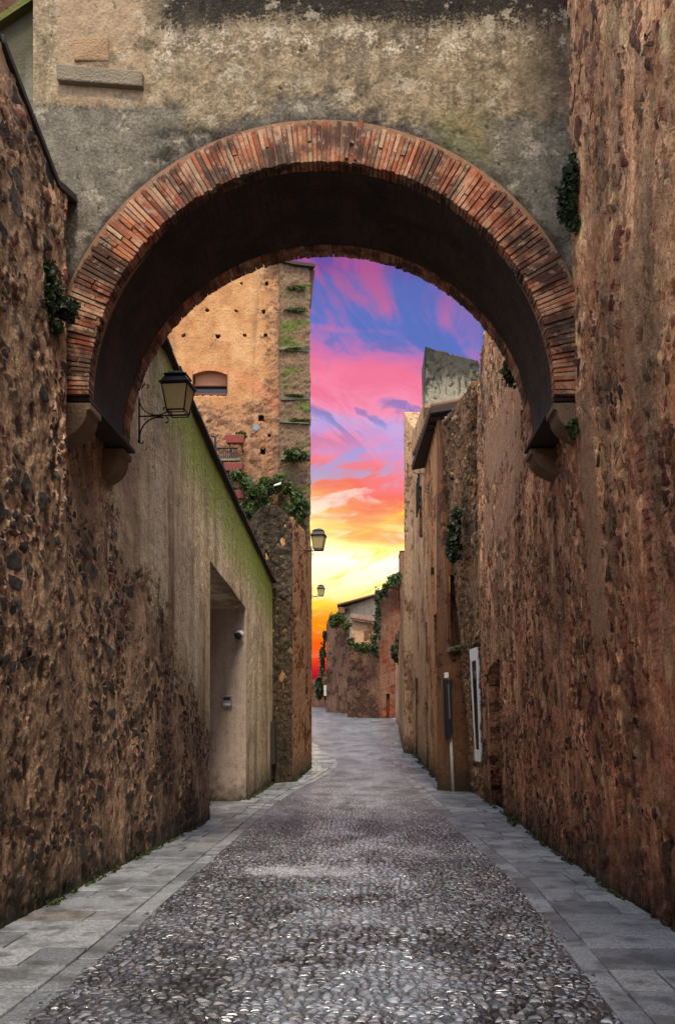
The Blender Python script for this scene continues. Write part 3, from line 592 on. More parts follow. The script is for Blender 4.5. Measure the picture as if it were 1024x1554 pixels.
def slabs(name, left, y0, y1, top=.035):
    """granite slabs between the wall and the kerb strip, then the narrow kerb strip itself"""
    mb = MB(); bed = MB(); K, W = (LK, LW) if left else (RK, RW); sg = -1 if left else 1
    def rowquad(m_, ya, yb, f0a, f1a, f0b, f1b, g=.008, tz=top, jz=.005):
        def pt(yy, f): a = K(yy) + sg * .156; b_ = W(yy) + sg * .08; return a + (b_ - a) * f
        z0 = [random.uniform(-jz, jz) for _ in range(4)]; ya += g; yb -= g
        gx = g * 1.0
        c = [(pt(ya, f0a) + sg * gx, ya), (pt(ya, f1a) - sg * gx, ya), (pt(yb, f1b) - sg * gx, yb), (pt(yb, f0b) + sg * gx, yb)]
        if left: c = [c[1], c[0], c[3], c[2]]
        m_.cur = random.random(); m_.hexa([(x, y, gz(y) - .06) for x, y in c] + [(x, y, gz(y) + tz + z) for (x, y), z in zip(c, z0)])
    y = y0
    while y < y1:
        L = random.uniform(.26, .60) * (1 if y < 20 else 1.3); sk = random.uniform(-.02, .02)
        fs = [0, 1] if random.random() < (.15 if left else .4) else [0, random.choice([.34, .42, .55, .64]), 1]
        for a, b_ in zip(fs, fs[1:]): rowquad(mb, y, y + L, a, b_, a, b_)
        if left and random.random() < .3 : pass
        y += L
    o = tag(mb.build(name, M['slab'], bevel=.006, origin=(0, 0, 0)), kind='structure')
    ks = MB(); y = y0
    while y < y1:
        L = random.uniform(.35, .8); ya, yb = y + .006, y + L - .006; ks.cur = random.random() * .8; jj = random.uniform(-.008, .004)
        c = [(K(ya) + sg * (.168 + jj), ya), (K(ya) - sg * jj, ya), (K(yb) - sg * jj, yb), (K(yb) + sg * (.168 + jj), yb)]
        if not left: c = [c[1], c[0], c[3], c[2]]
        zz = random.uniform(.012, .022); ks.hexa([(a, b_, gz(b_) - .08) for a, b_ in c] + [(a, b_, gz(b_) + zz) for a, b_ in c]); y += L
    tag(ks.build('kerb_strip', M['slab'], bevel=.006, origin=(0, 0, 0)), kind='structure')
    yb_ = np.arange(y0, y1, .5); V = []; Fc = []
    for yy in yb_: V += [(K(yy) + sg * .02, yy, gz(yy) - .006), (W(yy) + sg * .4, yy, gz(yy) - .006)]
    for i in range(len(yb_) - 1): f_ = [2 * i, 2 * i + 1, 2 * i + 3, 2 * i + 2]; Fc.append(f_[::-1] if left else f_)
    tag(mesh_obj('pavement_bed', V, Fc, M['bed'], origin=(0, 0, 0)), kind='structure')
slabs('pavement', True, -9, 36); slabs('pavement', False, -9, 50)
# paved floor of the doorway recess
mb = MB()
for i in range(4):
    for j in range(2): mb.cur = random.random(); mb.box(-3.55 + j * .5 + .01, -3.06 + j * .5, 15.22 + i * .84, 16.03 + i * .84, -.05, gz(15.6 + i * .84) + .03)
tag(mb.build('threshold_paving', M['slab'], bevel=.006, origin=(0, 0, 0)), kind='structure')

# ------------------------------------------------------------------ LEFT: long garden wall
duL = lambda Y: .25 if Y < 2 else (.06 if Y < 5 else .032)
topL = lambda Y: 6.9 if Y < 7 else (6.9 - (Y - 7) * .38 if Y < 8.4 else 6.36)
st = [(-2.86, -9, 0, 7.3), (-2.86, 2, 0, 7.3), (-2.84, 5, 0, 7.12), (-2.83, 7.1, 0, 6.84), (-2.80, 8.3, 0, 6.42), (-2.78, 9.2, 0, 6.66), (-2.7, 11.8, 0, 6.57), (-2.63, 15.2, 0, 6.07), (-2.5, 18.6, 0, 5.57), (-2.36, 22.45, 0, 5.02)]
leanL = lambda Y, z: -.21 * min(1, z / 4) * max(0, min((Y - 8.5) / .5, 1)) * max(0, min(1, (12.2 - Y) / 1.6))
lw = wall('stone_wall', st, M['left'], (-1, 0), lean=leanL, thick=.75, du=duL, dz=.032, holes=[(15.2, 18.6, 0.0, .705, .95)], jag=.012, origin=(-2.8, 10, 0))
tag(lw, 'long rubble and ochre plaster wall along the left pavement, with a deep doorway and green algae under its coping', 'wall')
cp = MB()
for (x0, y0, _, z0), (x1, y1, _, z1) in zip(st, st[1:]):
    n = max(1, int((y1 - y0) / .42))
    for k in range(n):
        a, b_ = k / n, (k + 1) / n; A = (x0 + (x1 - x0) * a, y0 + (y1 - y0) * a, z0 + (z1 - z0) * a); B = (x0 + (x1 - x0) * b_, y0 + (y1 - y0) * b_, z0 + (z1 - z0) * b_)
        j = random.uniform(-.012, .012); e0 = (.10 if A[1] > 9.5 else .015) + j; ya, yb = A[1] + .004, B[1] - .004
        cp.hexa([(A[0] - .8, ya, A[2] + .015), (A[0] + e0, ya, A[2] + .015), (B[0] + e0, yb, B[2] + .015), (B[0] - .8, yb, B[2] + .015),
                 (A[0] - .8, ya, A[2] + .13), (A[0] + e0, ya, A[2] + .075 + j), (B[0] + e0, yb, B[2] + .075 + j), (B[0] - .8, yb, B[2] + .13)])
cp.build('coping', M['coping'], lw, bevel=.008)
# jamb facing the street corner of the recess, door leaf deep inside
jm = wall('jamb', [(-3.44, 18.59, .06, 4.0), (-2.48, 18.59, .06, 4.0)], M['jamb'], (0, 1), lw, thick=.05, du=.04, dz=.05, axis='X', jag=0)
dl = MB(); 
for k in range(8): dl.box(-3.42, -3.38, 15.25 + k * .415, 15.25 + k * .415 + .40, .06, 4.1)
dl.build('door', M['dark'], lw, bevel=.01)
def dup(o, parent=None):
    c = o.copy(); C.collection.objects.link(c); c.parent = parent
    for ch in [k for k in bpy.data.objects if k.parent == o]: dup(ch, c)
    return c
# intercom and small wall lamp on the jamb
X_, Y_, Z_ = P(345, 1064, 18.57); mb = MB(); mb.box(X_ - .1, X_ + .1, 18.53, 18.585, Z_ - .11, Z_ + .11)
ic = mb.build('intercom', M['steel'], bevel=.008, origin=(X_, 18.585, Z_)); tag(ic, 'small square steel intercom plate on the doorway jamb', 'intercom')
mb = MB(); mb.box(X_ - .07, X_ + .07, 18.522, 18.531, Z_ + .015, Z_ + .08); mb.build('speaker_grille', M['dark'], ic)
mb = MB(); mb.box(X_ - .07, X_ + .07, 18.522, 18.531, Z_ - .08, Z_ - .05); mb.build('nameplate', M['white'], ic)
X_, Y_, Z_ = P(363, 966, 18.5); cmr = empty('wall_light', (X_, 18.585, Z_), 'small round white and black light high on the doorway jamb', 'light')
mb = MB(); mb.tube([(X_, 18.59, Z_ + .03), (X_, 18.5, Z_ + .03)], .03, 10); mb.build('mount', M['dark'], cmr)
mb = MB(); mb.tube([(X_ - .03, 18.5, Z_ + .03), (X_ + .0, 18.42, Z_)], [.075, .065], 14); mb.build('housing', M['dark'], cmr, True)
mb = MB(); mb.tube([(X_ - .0, 18.5, Z_ + .045), (X_ + .02, 18.45, Z_ + .04)], [.07, .085], 14); mb.build('hood', M['white'], cmr, True)

# ------------------------------------------------------------------ ARCH
AY0, AY1, AXC, AZC, AR, AE = 8.8, 10.55, -.45, 4.74, 2.215, 2.605
ab = empty('arch_bridge', (AXC, 9.6, AZC), 'weathered buff and grey rendered bridge wall on a round brick arch spanning the alley', 'archway')
nu = 320; xs = np.linspace(-3.2, 2.35, nu); nr = 130; V = np.zeros((nu, nr, 3))
for i, xx in enumerate(xs):
    r2 = (AE - .04) ** 2 - (xx - AXC) ** 2; zl = AZC + math.sqrt(r2) if r2 > 0 else AZC - .05
    tt = np.linspace(0, 1, nr); V[i, :, 0] = xx; V[i, :, 1] = AY0; V[i, :, 2] = zl + (9.7 - zl) * tt
Vv = V.reshape(-1, 3).tolist(); I, J = np.meshgrid(np.arange(nu - 1), np.arange(nr - 1), indexing='ij'); q = (I * nr + J).ravel()
Fc = np.stack([q, q + nr, q + nr + 1, q + 1], 1).tolist()
b0 = len(Vv)
for i, xx in enumerate(xs): Vv += [(xx, AY1, 9.7), (xx, AY1, V[i, 0, 2])]
for i in range(nu - 1):
    a, b_ = b0 + 2 * i, b0 + 2 * i + 2; Fc.append([i * nr + nr - 1, (i + 1) * nr + nr - 1, b_, a]); Fc.append([a, b_, b_ + 1, a + 1])
mesh_obj('parapet_wall', Vv, Fc, M['arch'], ab, True)
# vault
nth = 260; ny = 40; V = np.zeros((nth, ny, 3)); arc = np.zeros((nth, ny, 3))
def radii(side_left, f): return (AR + ((2.29 if side_left else 2.27) - AR) * f)
for i in range(nth):
    th = math.pi * i / (nth - 1)            # 0 = right springing
    for j in range(ny):
        f_ = j / (ny - 1); a = radii(th > math.pi / 2, f_) + .015; yy = AY0 + .03 + (AY1 - AY0 - .07) * f_
        V[i, j] = (AXC + a * math.cos(th), yy, AZC + (AR + .012) * math.sin(th)); arc[i, j] = (yy, th * AR, 0)
I, J = np.meshgrid(np.arange(nth - 1), np.arange(ny - 1), indexing='ij'); q = (I * ny + J).ravel()
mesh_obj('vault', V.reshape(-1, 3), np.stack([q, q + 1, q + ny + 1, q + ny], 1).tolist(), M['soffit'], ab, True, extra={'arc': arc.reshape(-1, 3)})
def ring(name, y0, y1, aL, aR, e, N, front):
    mb = MB()
    for i in range(N):
        g_ = .09 if front else .015; th0 = math.pi * (i + g_) / N; th1 = math.pi * (i + 1 - g_) / N; a = aL if th0 > math.pi / 2 else aR
        parts = [(0, 1)] if random.random() < .72 else ([(0, .48), (.52, 1)] if random.random() < .6 else [(0, .3), (.34, 1)])
        jt = random.uniform(-.0022, .0022)
        for p0, p1 in parts:
            mb.cur = random.random(); jy = random.uniform(-.008, .012); jr = random.uniform(-.005, .004) if p0 == 0 else 0; jo = random.uniform(-.045, .0) if p1 == 1 else 0
            if front and p0 == 0 and random.random() < .07: jr += random.uniform(.02, .06)
            pts = []
            for th in (th0 + jt, th1 + jt):
                c_, s_ = math.cos(th), math.sin(th)
                for rr in (p0, p1):
                    rad = (a + jr) + (e - AR + jo) * rr; rz = (AR + jr) + (e - AR + jo) * rr
                    for yy in ((y0 + jy if front else y0), (y1 if front else y1 + jy)):
                        pts.append((AXC + rad * c_ + random.uniform(-.003, .003), yy + random.uniform(-.003, .003), AZC + rz * s_ + random.uniform(-.003, .003)))
            # order: th0r0y0, th0r0y1, th0r1y0, th0r1y1, th1...
            A = [pts[0], pts[2], pts[3], pts[1], pts[4], pts[6], pts[7], pts[5]]
            mb.hexa(A)
    return mb.build(name, M['brick'], ab, bevel=.004)
ring('brick_ring', AY0 - .035, AY0 + .12, AR, AR, AE, 168, True)
ring('brick_ring', AY1 - .24, AY1 + .01, 2.29, 2.27, AE, 160, False)
# mortar bed between the voussoirs
mb = MB(); N = 120
for k in range(N):
    a0, a1 = math.pi * k / N, math.pi * (k + 1) / N
    def q4(r, th, y): return (AXC + r * math.cos(th), y, AZC + r * math.sin(th))
    mb.poly([q4(AR + .02, a0, AY0 - .012), q4(AR + .02, a1, AY0 - .012), q4(AE + .02, a1, AY0 - .012), q4(AE + .02, a0, AY0 - .012)])
    mb.poly([q4(AR + .018, a0, AY0 - .012), q4(AR + .018, a0, AY0 + .2), q4(AR + .018, a1, AY0 + .2), q4(AR + .018, a1, AY0 - .012)])
mb.build('mortar', simple('lime mortar', srgb(138, 104, 78), .95, .45, 20, bmp=.01), ab)
# springers and corbels
for sgn, xin, xw in ((-1, AXC - AR, -2.9), (1, AXC + AR, 2.35)):
    mb = MB(); mb.cur = .3
    x0, x1 = sorted((xin + (0.02 * -sgn if False else 0), xw)); mb.box(x0 + (0 if sgn > 0 else 0), x1, AY0 + .02, AY1 - .02, AZC - .045, AZC - .004, .004)
    mb.build('springer', simple('dark springer', srgb(46, 34, 28), .9, .4, 9, bmp=.02), ab)  # plain dark colour, matched to the vault
def corbel(xin, sgn, y0, y1, xw):
    mb = MB(); n = 14; w_ = abs(xw - xin); Hc = .27; prof = [(xin - sgn * .015, AZC - .075), (xin - sgn * .015, AZC - .13)]
    for k in range(n + 1):
        a = math.pi / 2 * k / n; prof.append((xin + sgn * (.02 + (w_) * (1 - math.cos(a))), AZC - .14 - Hc * math.sin(a)))
    prof[1:1] = []
    wl = [(xw, z) for x, z in prof]
    for k in range(len(prof) - 1):
        (xa, za_), (xb, zb2) = prof[k], prof[k + 1]; 
        if abs(za_ - zb2) < 1e-6: continue
        mb.poly([(xa, y0, za_), (xb, y0, zb2), (xw, y0, zb2), (xw, y0, za_)][::-sgn]); mb.poly([(xa, y1, za_), (xb, y1, zb2), (xw, y1, zb2), (xw, y1, za_)][::sgn])
        mb.poly([(xa, y0, za_), (xa, y1, za_), (xb, y1, zb2), (xb, y0, zb2)][::-sgn])
    return mb.build('corbel', M['stone'], ab)
corbel(AXC - AR, -1, AY0 - .02, AY0 + .34, -2.98); corbel(AXC - 2.28, -1, AY1 - .32, AY1 + .02, -3.0)
corbel(AXC + AR, 1, AY0 - .02, AY0 + .34, 2.2); corbel(AXC + 2.25, 1, AY1 - .32, AY1 + .02, 2.4)
# stone ledge, blocked opening, parapet cap
mb = MB(); mb.hexa([(PX(90, 8.8), 8.73, PZ(128, 8.8)), (PX(219, 8.8), 8.73, PZ(138, 8.8)), (PX(219, 8.8), 8.86, PZ(138, 8.8)), (PX(90, 8.8), 8.86, PZ(128, 8.8)),
    (PX(89, 8.8), 8.73, PZ(104, 8.8)), (PX(219, 8.8), 8.73, PZ(115, 8.8)), (PX(219, 8.8), 8.86, PZ(115, 8.8)), (PX(89, 8.8), 8.86, PZ(104, 8.8))])
mb.build('ledge', M['ledge'], ab, bevel=.012)
mb = MB(); mb.box(PX(112, 8.8), PX(165, 8.8), 8.785, 8.86, PZ(94, 8.8), PZ(57, 8.8), .012); mb.build('stone_block', simple('sandstone block', srgb(150, 120, 88), .9, .3, 9, bmp=.02), ab, bevel=.012)
# ------------------------------------------------------------------ wing wall and house beyond, top left
wg = wall('wing_wall', [(-4.6, 9.0, 5.5, 7.7), (PX(0, 9), 9.0, 5.5, PZ(28, 9)), (-3.02, 9.0, 5.5, PZ(-12, 9))], stucco('pale grey render', srgb(92, 88, 74), srgb(130, 126, 108), srgb(150, 146, 128), grime=.4, amp=.012, foot=False, top=8.05, gcol=srgb(70, 64, 46)), (0, 1), thick=.5, axis='X', du=.03, dz=.03, jag=.01)
tag(wg, 'pale grey rendered stub of wall with a mossy sloping top, at the top left behind the coping', 'wall')
mb = MB(); mb.hexa([(-4.6, 8.9, 7.7), (-3.02, 8.9, PZ(-12, 9)), (-3.02, 9.5, PZ(-12, 9)), (-4.6, 9.5, 7.7), (-4.6, 8.9, 7.77), (-3.02, 8.9, PZ(-12, 9) + .07), (-3.02, 9.5, PZ(-12, 9) + .07), (-4.6, 9.5, 7.77)])
mb.build('coping', simple('mossy coping', srgb(92, 92, 40), .95, .4, 9, bmp=.02), wg)
hb = wall('house', [(-9, 13.0, 3, 13), (-3.6, 13.0, 3, 13)], M['far_brown'], (0, 1), thick=3, axis='X', du=.1, dz=.1)
tag(hb, 'dark brown house wall glimpsed above the mossy sloping coping at the top left', 'house')

# ------------------------------------------------------------------ RIGHT: tall rubble wall
LY = np.array([-9, 5, 7, 8.8, 10.5, 12.5, 15, 18.6]); LA = np.array([-.36, -.36, -.36, -.34, -.20, -.14, -.12, -.14])
def leanR(Y, z):
    a = np.interp(Y, LY, LA); return a * min(1.0, (z / 4.7)) + (-.07 * max(0, z - 4.7) / 3.8 if Y < 12 else 0)
duR = lambda Y: .25 if Y < 2 else (.06 if Y < 4.5 else .03)
stR = [(2.32, -9, 0, 10.5), (2.32, 2, 0, 10.5), (2.32, 4.5, 0, 10.5), (2.32, 7, 0, 10.5), (2.3, 12, 0, 10.3), (2.4, 15, 0, 10.0), (2.37, 17.2, 0, 9.5), (2.36, 18.0, 0, 9.1), (2.35, 18.4, 0, 8.7), (2.34, 18.7, 0, 8.2)]
rw = wall('stone_wall', stR, M['right'], (1, 0), thick=.9, du=duR, dz=.034, lean=leanR, jag=.05, holes=[(16.35, 17.75, 0.0, .285, .45)], origin=(2.4, 10, 0))
tag(rw, 'tall eroded orange-brown rubble wall filling the right side from the pavement to the top of the frame', 'wall')
mb = MB(); 
for k in range(5): mb.box(2.76, 2.80, 16.38 + k * .272, 16.38 + k * .272 + .262, .04, 2.75)
mb.build('door', M['dark'], rw, bevel=.006)
# house with notice board: flank towards us, facade along street
leanB = lambda Y, z: -(.03 + .055 * (Y - 18.7) / 1.7) * z
rb = wall('rubble_house', [(2.34, 18.7, 0, 8.5), (2.30, 20.42, 0, 8.25)], M['rough_dark'], (1, 0), thick=2, du=.035, dz=.035, lean=leanB, jag=.05,
          holes=[(18.76, 19.42, (PZ(1138, 19.1) - .24) / 8.4, (PZ(1000, 19.1) + .27) / 8.4, .25)], origin=(2.3, 19.5, 0))
tag(rb, 'rough dark rubble house front with a white-framed window, right of the ochre house', 'house')
# white window in it
def wxB(z, Y): return 2.34 - .0233 * (Y - 18.7) + leanB(Y, z)
za, zb_ = PZ(1138, 19.1), PZ(1003, 19.1); mb = MB()
def lb(x0a, x0b, y0, y1, z0, z1, th=.08):      # box leaning with the wall
    mb.hexa([(wxB(z, y) + dx_, y, z) for z in (z0, z1) for dx_, y in ((x0a, y0), (x0b, y0), (x0b, y1), (x0a, y1))])
for a in ((-.05, .15, 18.76, 18.88, za, zb_), (-.05, .15, 19.28, 19.42, za, zb_), (-.05, .15, 18.76, 19.42, zb_, zb_ + .26), (-.06, .15, 18.76, 19.42, za - .24, za)): lb(*a)
wf = mb.build('window', M['white'], rb, bevel=.006)
mb = MB(); lb(-.045, .0, 18.88, 19.28, za, zb_); mb.build('pane', M['glassdark'], wf)
# facade C
A_ = gp(690, 1204); A_ = (A_[0], 20.45); B_ = gp(659, 1182); C_ = gp(626, 1146); D_ = gp(614, 1125)
leanC = lambda Y, z: -max(0, .046 * (1 - max(0, Y - 20.4) / 9)) * z
fl = wall('plaster_house', [(2.62, 20.43, 0, 8.5), (1.90, 20.43, 0, 8.5)], M['brown'], (0, 1), thick=.3, axis='X', du=.035, dz=.04, lean=leanC,
          holes=[(1.98, 2.36, PZ(985, 20.4) / 8.5, PZ(872, 20.4) / 8.5, .28)], jag=.02, origin=(2, 21, 0))
tag(fl, 'ochre plaster house with a dark raftered eave, left of the white-framed window', 'house')
Yn = 24.0; Xn = float(np.interp(Yn, [20.45, B_[1], C_[1]], [1.9, B_[0], C_[0]]))
wall('facade', [(1.90, 20.44, 0.1, 8.55), (Xn, Yn, gz(Yn) - .1, 8.5)], M['pale_low'], (1, 0), fl, thick=.3, du=.035, dz=.035, lean=leanC, jag=.02,
     holes=[(22.3, 22.9, .35, .50, .15)])
mb = MB(); mb.hexa([(1.34, 20.2, 8.42), (2.6, 20.2, 8.62), (2.6, Yn, 8.5), (Xn - .56, Yn, 8.22), (1.32, 20.2, 8.55), (2.6, 20.2, 8.75), (2.6, Yn, 8.65), (Xn - .58, Yn, 8.35)])
ev = mb.build('eave', M['void'] if False else M['dark'], fl, bevel=.01)
mb = MB()
for k in range(12):
    yy = 20.3 + k * .31; xx = 1.14 + .0 * k; x0 = float(np.interp(yy, [20.2, Yn], [1.36, Xn - .58])); mb.cur = random.random()
    mb.tube([(x0, yy, 8.58), (2.6, yy, 8.86)], .07, 7)
mb.build('roof_tiles', M['tile'], fl, True)
mb = MB(); 
for k in range(9):
    yy = 20.4 + k * .42; x0 = float(np.interp(yy, [20.2, Yn], [1.40, Xn - .55])); mb.hexa([(x0, yy, 8.36), (2.2, yy, 8.36), (2.2, yy + .1, 8.36), (x0, yy + .1, 8.36), (x0, yy, 8.44), (2.2, yy, 8.52), (2.2, yy + .1, 8.52), (x0, yy + .1, 8.44)])
mb.build('rafter', M['dark'], fl)
mb = MB(); mb.hexa([(1.72, 20.3, PZ(990, 20.4)), (2.2, 20.3, PZ(985, 20.4)), (2.2, 20.75, PZ(985, 20.4)), (1.72, 20.75, PZ(990, 20.4)), (1.72, 20.3, PZ(984, 20.4)), (2.2, 20.3, PZ(975, 20.4)), (2.2, 20.75, PZ(975, 20.4)), (1.72, 20.75, PZ(984, 20.4))])
mb.build('sill', M['ledge'], fl, bevel=.01)
# taller facade beyond
tC = wall('plaster_house', [(Xn, Yn, gz(Yn) - .1, 9.95), (C_[0], C_[1], gz(C_[1]) - .1, 11.4), (1.17, 31.0, gz(31) - .1, 12.1)], M['pale'], (1, 0), thick=2.5, du=.045, dz=.045, lean=leanC, jag=.04,
    holes=[(25.6, 27.2, .655, .80, .3), (24.7, 25.3, .31, .42, .2), (28.6, 29.5, 0.02, .25, .35), (25.2, 25.7, .02, .2, .2)], origin=(1.5, 27, 0))
tag(tC, 'tall pale plaster facade with a dark upper window, beyond the dark eave', 'house')
mb = MB()
for y0, y1, z0, z1 in ((25.66, 27.14, 7.6, 8.6),): 
    for k in range(3): mb.box(1.35, 1.4, y0 + k * .5, y0 + k * .5 + .04, z0, z1)
mb.build('window_bars', M['iron'], tC)
# grey rendered block on the roof
gb = wall('chimney_block', [(PX(645, 24.6), 24.6, 8.0, PZ(526, 24.6)), (PX(727, 24.6), 24.6, 8.0, PZ(549, 24.6))], M['concrete'], (0, 1), thick=1.6, axis='X', du=.04, dz=.04, jag=.02)
tag(gb, 'blocky grey rendered chimney mass with a black-stained sloping top above the right-hand roofs', 'chimney')
# notice board, white pipe, bracket lamp stub
X_ = PX(681, 20.9); 
nb = empty('notice_board', (1.76, 20.35, 2.0), 'narrow black framed notice board hung on the ochre plaster house corner', 'notice board')
mb = MB(); z0, z1 = PZ(1115, 20.3), PZ(1030, 20.3); mb.hexa([(1.68, 20.24, z0 - .12), (1.83, 20.24, z0 + .02), (1.83, 20.41, z0 + .02), (1.68, 20.5, z0 - .12), (1.63, 20.24, z1), (1.80, 20.24, z1 - .04), (1.80, 20.41, z1 - .04), (1.63, 20.5, z1)]); mb.build('panel', M['iron'], nb, bevel=.012)
mb = MB(); mb.tube([(1.765, 20.225, z0 + .35), (1.735, 20.225, z1 - .12)], .016, 8); mb.build('rail', M['steel'], nb)
mb = MB(); mb.box(1.65, 1.74, 20.22, 20.38, z1 + .01, z1 + .13); mb.build('top_cap', M['white'], nb, bevel=.01)
pp = MB(); pp.tube([(1.86, 20.38, .10), (1.80, 20.38, 1.30)], .034, 12)
tag(pp.build('drain_pipe', M['pipe'], smooth=True), 'short white drain pipe at the foot of the ochre house corner below the notice board', 'pipe')
bk = empty('wall_bracket', (1.4, 23.4, 5.4), 'small black iron bracket with a box high on the ochre plaster facade', 'bracket')
X_, Y_, Z_ = P(661, 866, 22.6); mb = MB(); mb.tube([(X_ + .3, Y_, Z_ - .06), (X_, Y_, Z_), (X_ - .08, Y_, Z_ + .03)], .02, 8); mb.build('arm', M['iron'], bk)
mb = MB(); mb.box(X_ - .13, X_ + .05, Y_ - .12, Y_ + .1, Z_ - .09, Z_ + .07); mb.build('box', M['iron'], bk, bevel=.015)
for py, lb_ in ((695, 'upper thin dark cable sagging across the pale tall facade'), (718, 'lower thin dark cable sagging across the pale tall facade')):
    cb = MB(); cb.tube([P(626, py - 2, 27.2), P(633, py + 1, 26), P(646, py, 24.1)], .016, 5); tag(cb.build('cable', M['iron']), lb_, 'cable', 'cables on the pale facade')
X_, Y_, Z_ = P(652, 742, 23.3); mb = MB(); ins = empty('insulator', (X_, Y_, Z_), 'tiny curled iron hooks with insulators under the dark eave', 'hook')
for k in range(3): mb = MB(); mb.tube([(X_ + .1, Y_ - .3 * k, Z_), (X_ - .05, Y_ - .3 * k, Z_ + .02), (X_ - .12, Y_ - .3 * k, Z_ - .06), (X_ - .05, Y_ - .3 * k, Z_ - .1)], .012, 6); mb.build('hook', M['iron'], ins)
# ------------------------------------------------------------------ LEFT middle: rounded wall end, side wall
rn = MB(); Yr = 22.55; x0, x1 = PX(380, Yr), PX(444, Yr); zt = PZ(767, Yr); rad = (x1 - x0) / 2
nx, nz = 40, 130; V = []; 
for i in range(nx + 1):
    s_ = i / nx; xx = x0 + (x1 - x0) * s_; c_ = (s_ - .42) / .58 if s_ > .42 else (s_ - .42) / .42
    ztop = zt - .62 + .62 * math.sqrt(max(0, 1 - c_ * c_))
    for j in range(nz + 1): V.append((xx, Yr, ztop * j / nz))
def gridf(nx, nz, off=0): return [[off + i * (nz + 1) + j, off + (i + 1) * (nz + 1) + j, off + (i + 1) * (nz + 1) + j + 1, off + i * (nz + 1) + j + 1] for i in range(nx) for j in range(nz)]
Fc = gridf(nx, nz); o0 = len(V)
for i in range(nx + 1): tp = V[i * (nz + 1) + nz]; V.append((tp[0], Yr + 1.0, tp[2])); V.append((tp[0], Yr + 1.0, 0))
for i in range(nx): a = o0 + 2 * i; Fc.append([i * (nz + 1) + nz, (i + 1) * (nz + 1) + nz, a + 2, a]); Fc.append([a, a + 2, a + 3, a + 1])
ro = tag(mesh_obj('wall_end', V, Fc, M['round'], smooth=True), 'dark mossy masonry wall end with a rounded top, just past the green-stained plaster wall', 'wall')
sw_st = [(PX(444, Yr), Yr + .01, 0, PZ(785, Yr)), (-1.72, 24.5, 0.05, PZ(805, 24.5)), (-1.63, 26.3, .1, PZ(832, 26.3)), (-1.80, 27.2, .2, 7.0), (-2.6, 28.6, .3, 7.0), (-4, 30, .4, 7.0)]
sd_ = wall('side_wall', sw_st, M['orange_side'], (-1, 0), thick=.8, du=.04, dz=.04, jag=.02, origin=(-1.8, 25, 0)); 
tag(sd_, 'narrow worn ochre side wall carrying the middle street lantern and ending at the bend', 'wall')
mb = MB(); mb.box(PX(412, 22.2), PX(418, 22.2), 22.0, 22.5, PZ(1160, 22), PZ(1095, 22)); tag(mb.build('slot', M['dark'], bevel=.01), 'short dark downpipe at the foot of the wall joint before the bend', 'pipe')  # solid dark box drawn for the dark slot at the joint

# ------------------------------------------------------------------ TOWER
TY = 32.0
def tz_(py): return PZ(py, TY)
H0, H1 = gz(TY) - .3, 18.2
def tf(z): return (z - H0) / (H1 - H0)
holes = []
for px, py, s in ((367, 430, 4), (405, 430, 5), (315, 471, 5), (359, 472, 5), (400, 472, 5), (250, 509, 5), (279, 509, 5.5), (331, 509, 7), (371, 508, 6), (403, 508, 6), (397, 635, 9), (400, 686, 9), (409, 661, 5)):
    e1, e2 = random.uniform(.30, .46), random.uniform(.3, .5); holes.append((PX(px - s * e1, TY), PX(px + s * e2, TY), tf(tz_(py + s * e2)), tf(tz_(py - s * e1)), .35))
# near-equal row lines would crowd: rows are inserted exactly, so keep values distinct
holes.append((PX(294, TY), PX(344, TY), tf(tz_(599)), tf(tz_(562)), .30))
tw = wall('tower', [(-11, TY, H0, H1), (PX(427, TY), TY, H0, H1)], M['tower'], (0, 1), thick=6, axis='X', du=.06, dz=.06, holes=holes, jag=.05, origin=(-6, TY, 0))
tag(tw, 'tall sunlit orange masonry tower with rows of small square holes, rising left of the sky', 'tower')
mb = MB(); a, b_ = PX(294, TY), PX(344, TY); z0, z1 = tz_(599), tz_(562)
mb.box(a + .02, b_ - .02, TY + .20, TY + .24, z0 + (z1 - z0) * .42, z1); wn = mb.build('window', simple('reddish shutter', srgb(150, 98, 70), .8, .2, 7), tw)
mb = MB(); mb.box(a, b_, TY + .05, TY + .3, z0, z0 + .07); mb.box(a, b_, TY + .12, TY + .2, z0 + (z1 - z0) * .40, z0 + (z1 - z0) * .45); mb.build('window_frame', simple('red-brown timber', srgb(96, 48, 36), .8, .2, 9), wn)
mb = MB(); mb.box(a + .05, b_ - .05, TY + .26, TY + .28, z0 + .07, z0 + (z1 - z0) * .4); mb.build('pane', M['glassdark'], wn)
# curved head filling the window opening's corners
mb = MB(); n = 10
for k in range(n):
    s0, s1 = k / n, (k + 1) / n; f_ = lambda s: z1 - .13 * (2 * s - 1) ** 2
    mb.hexa([(a + (b_ - a) * s0, TY - .02, f_(s0)), (a + (b_ - a) * s1, TY - .02, f_(s1)), (a + (b_ - a) * s1, TY + .3, f_(s1)), (a + (b_ - a) * s0, TY + .3, f_(s0)),
             (a + (b_ - a) * s0, TY - .02, z1 + .03), (a + (b_ - a) * s1, TY - .02, z1 + .03), (a + (b_ - a) * s1, TY + .3, z1 + .03), (a + (b_ - a) * s0, TY + .3, z1 + .03)])
mb.build('window_head', M['tower'], tw)
pr = wall('pier', [(PX(427, TY) - .002, TY - .12, H0, tz_(399)), (PX(468.5, TY), TY - .12, H0, tz_(405))], M['tower_moss'], (-.35, .94), tw, thick=5.6, axis='X', du=.05, dz=.06, jag=.04)
mls = simple('mossy ledge stone', srgb(96, 92, 70), .95, .5, 3, bmp=.04)
for py, hh in ((530, 7), (602, 7), (640, 6), (693, 8)):
    mb = MB(); mb.box(PX(426, TY), PX(470, TY), TY - .26, TY - .05, tz_(py + hh), tz_(py), .05); mb.build('string_course', mls, tw)
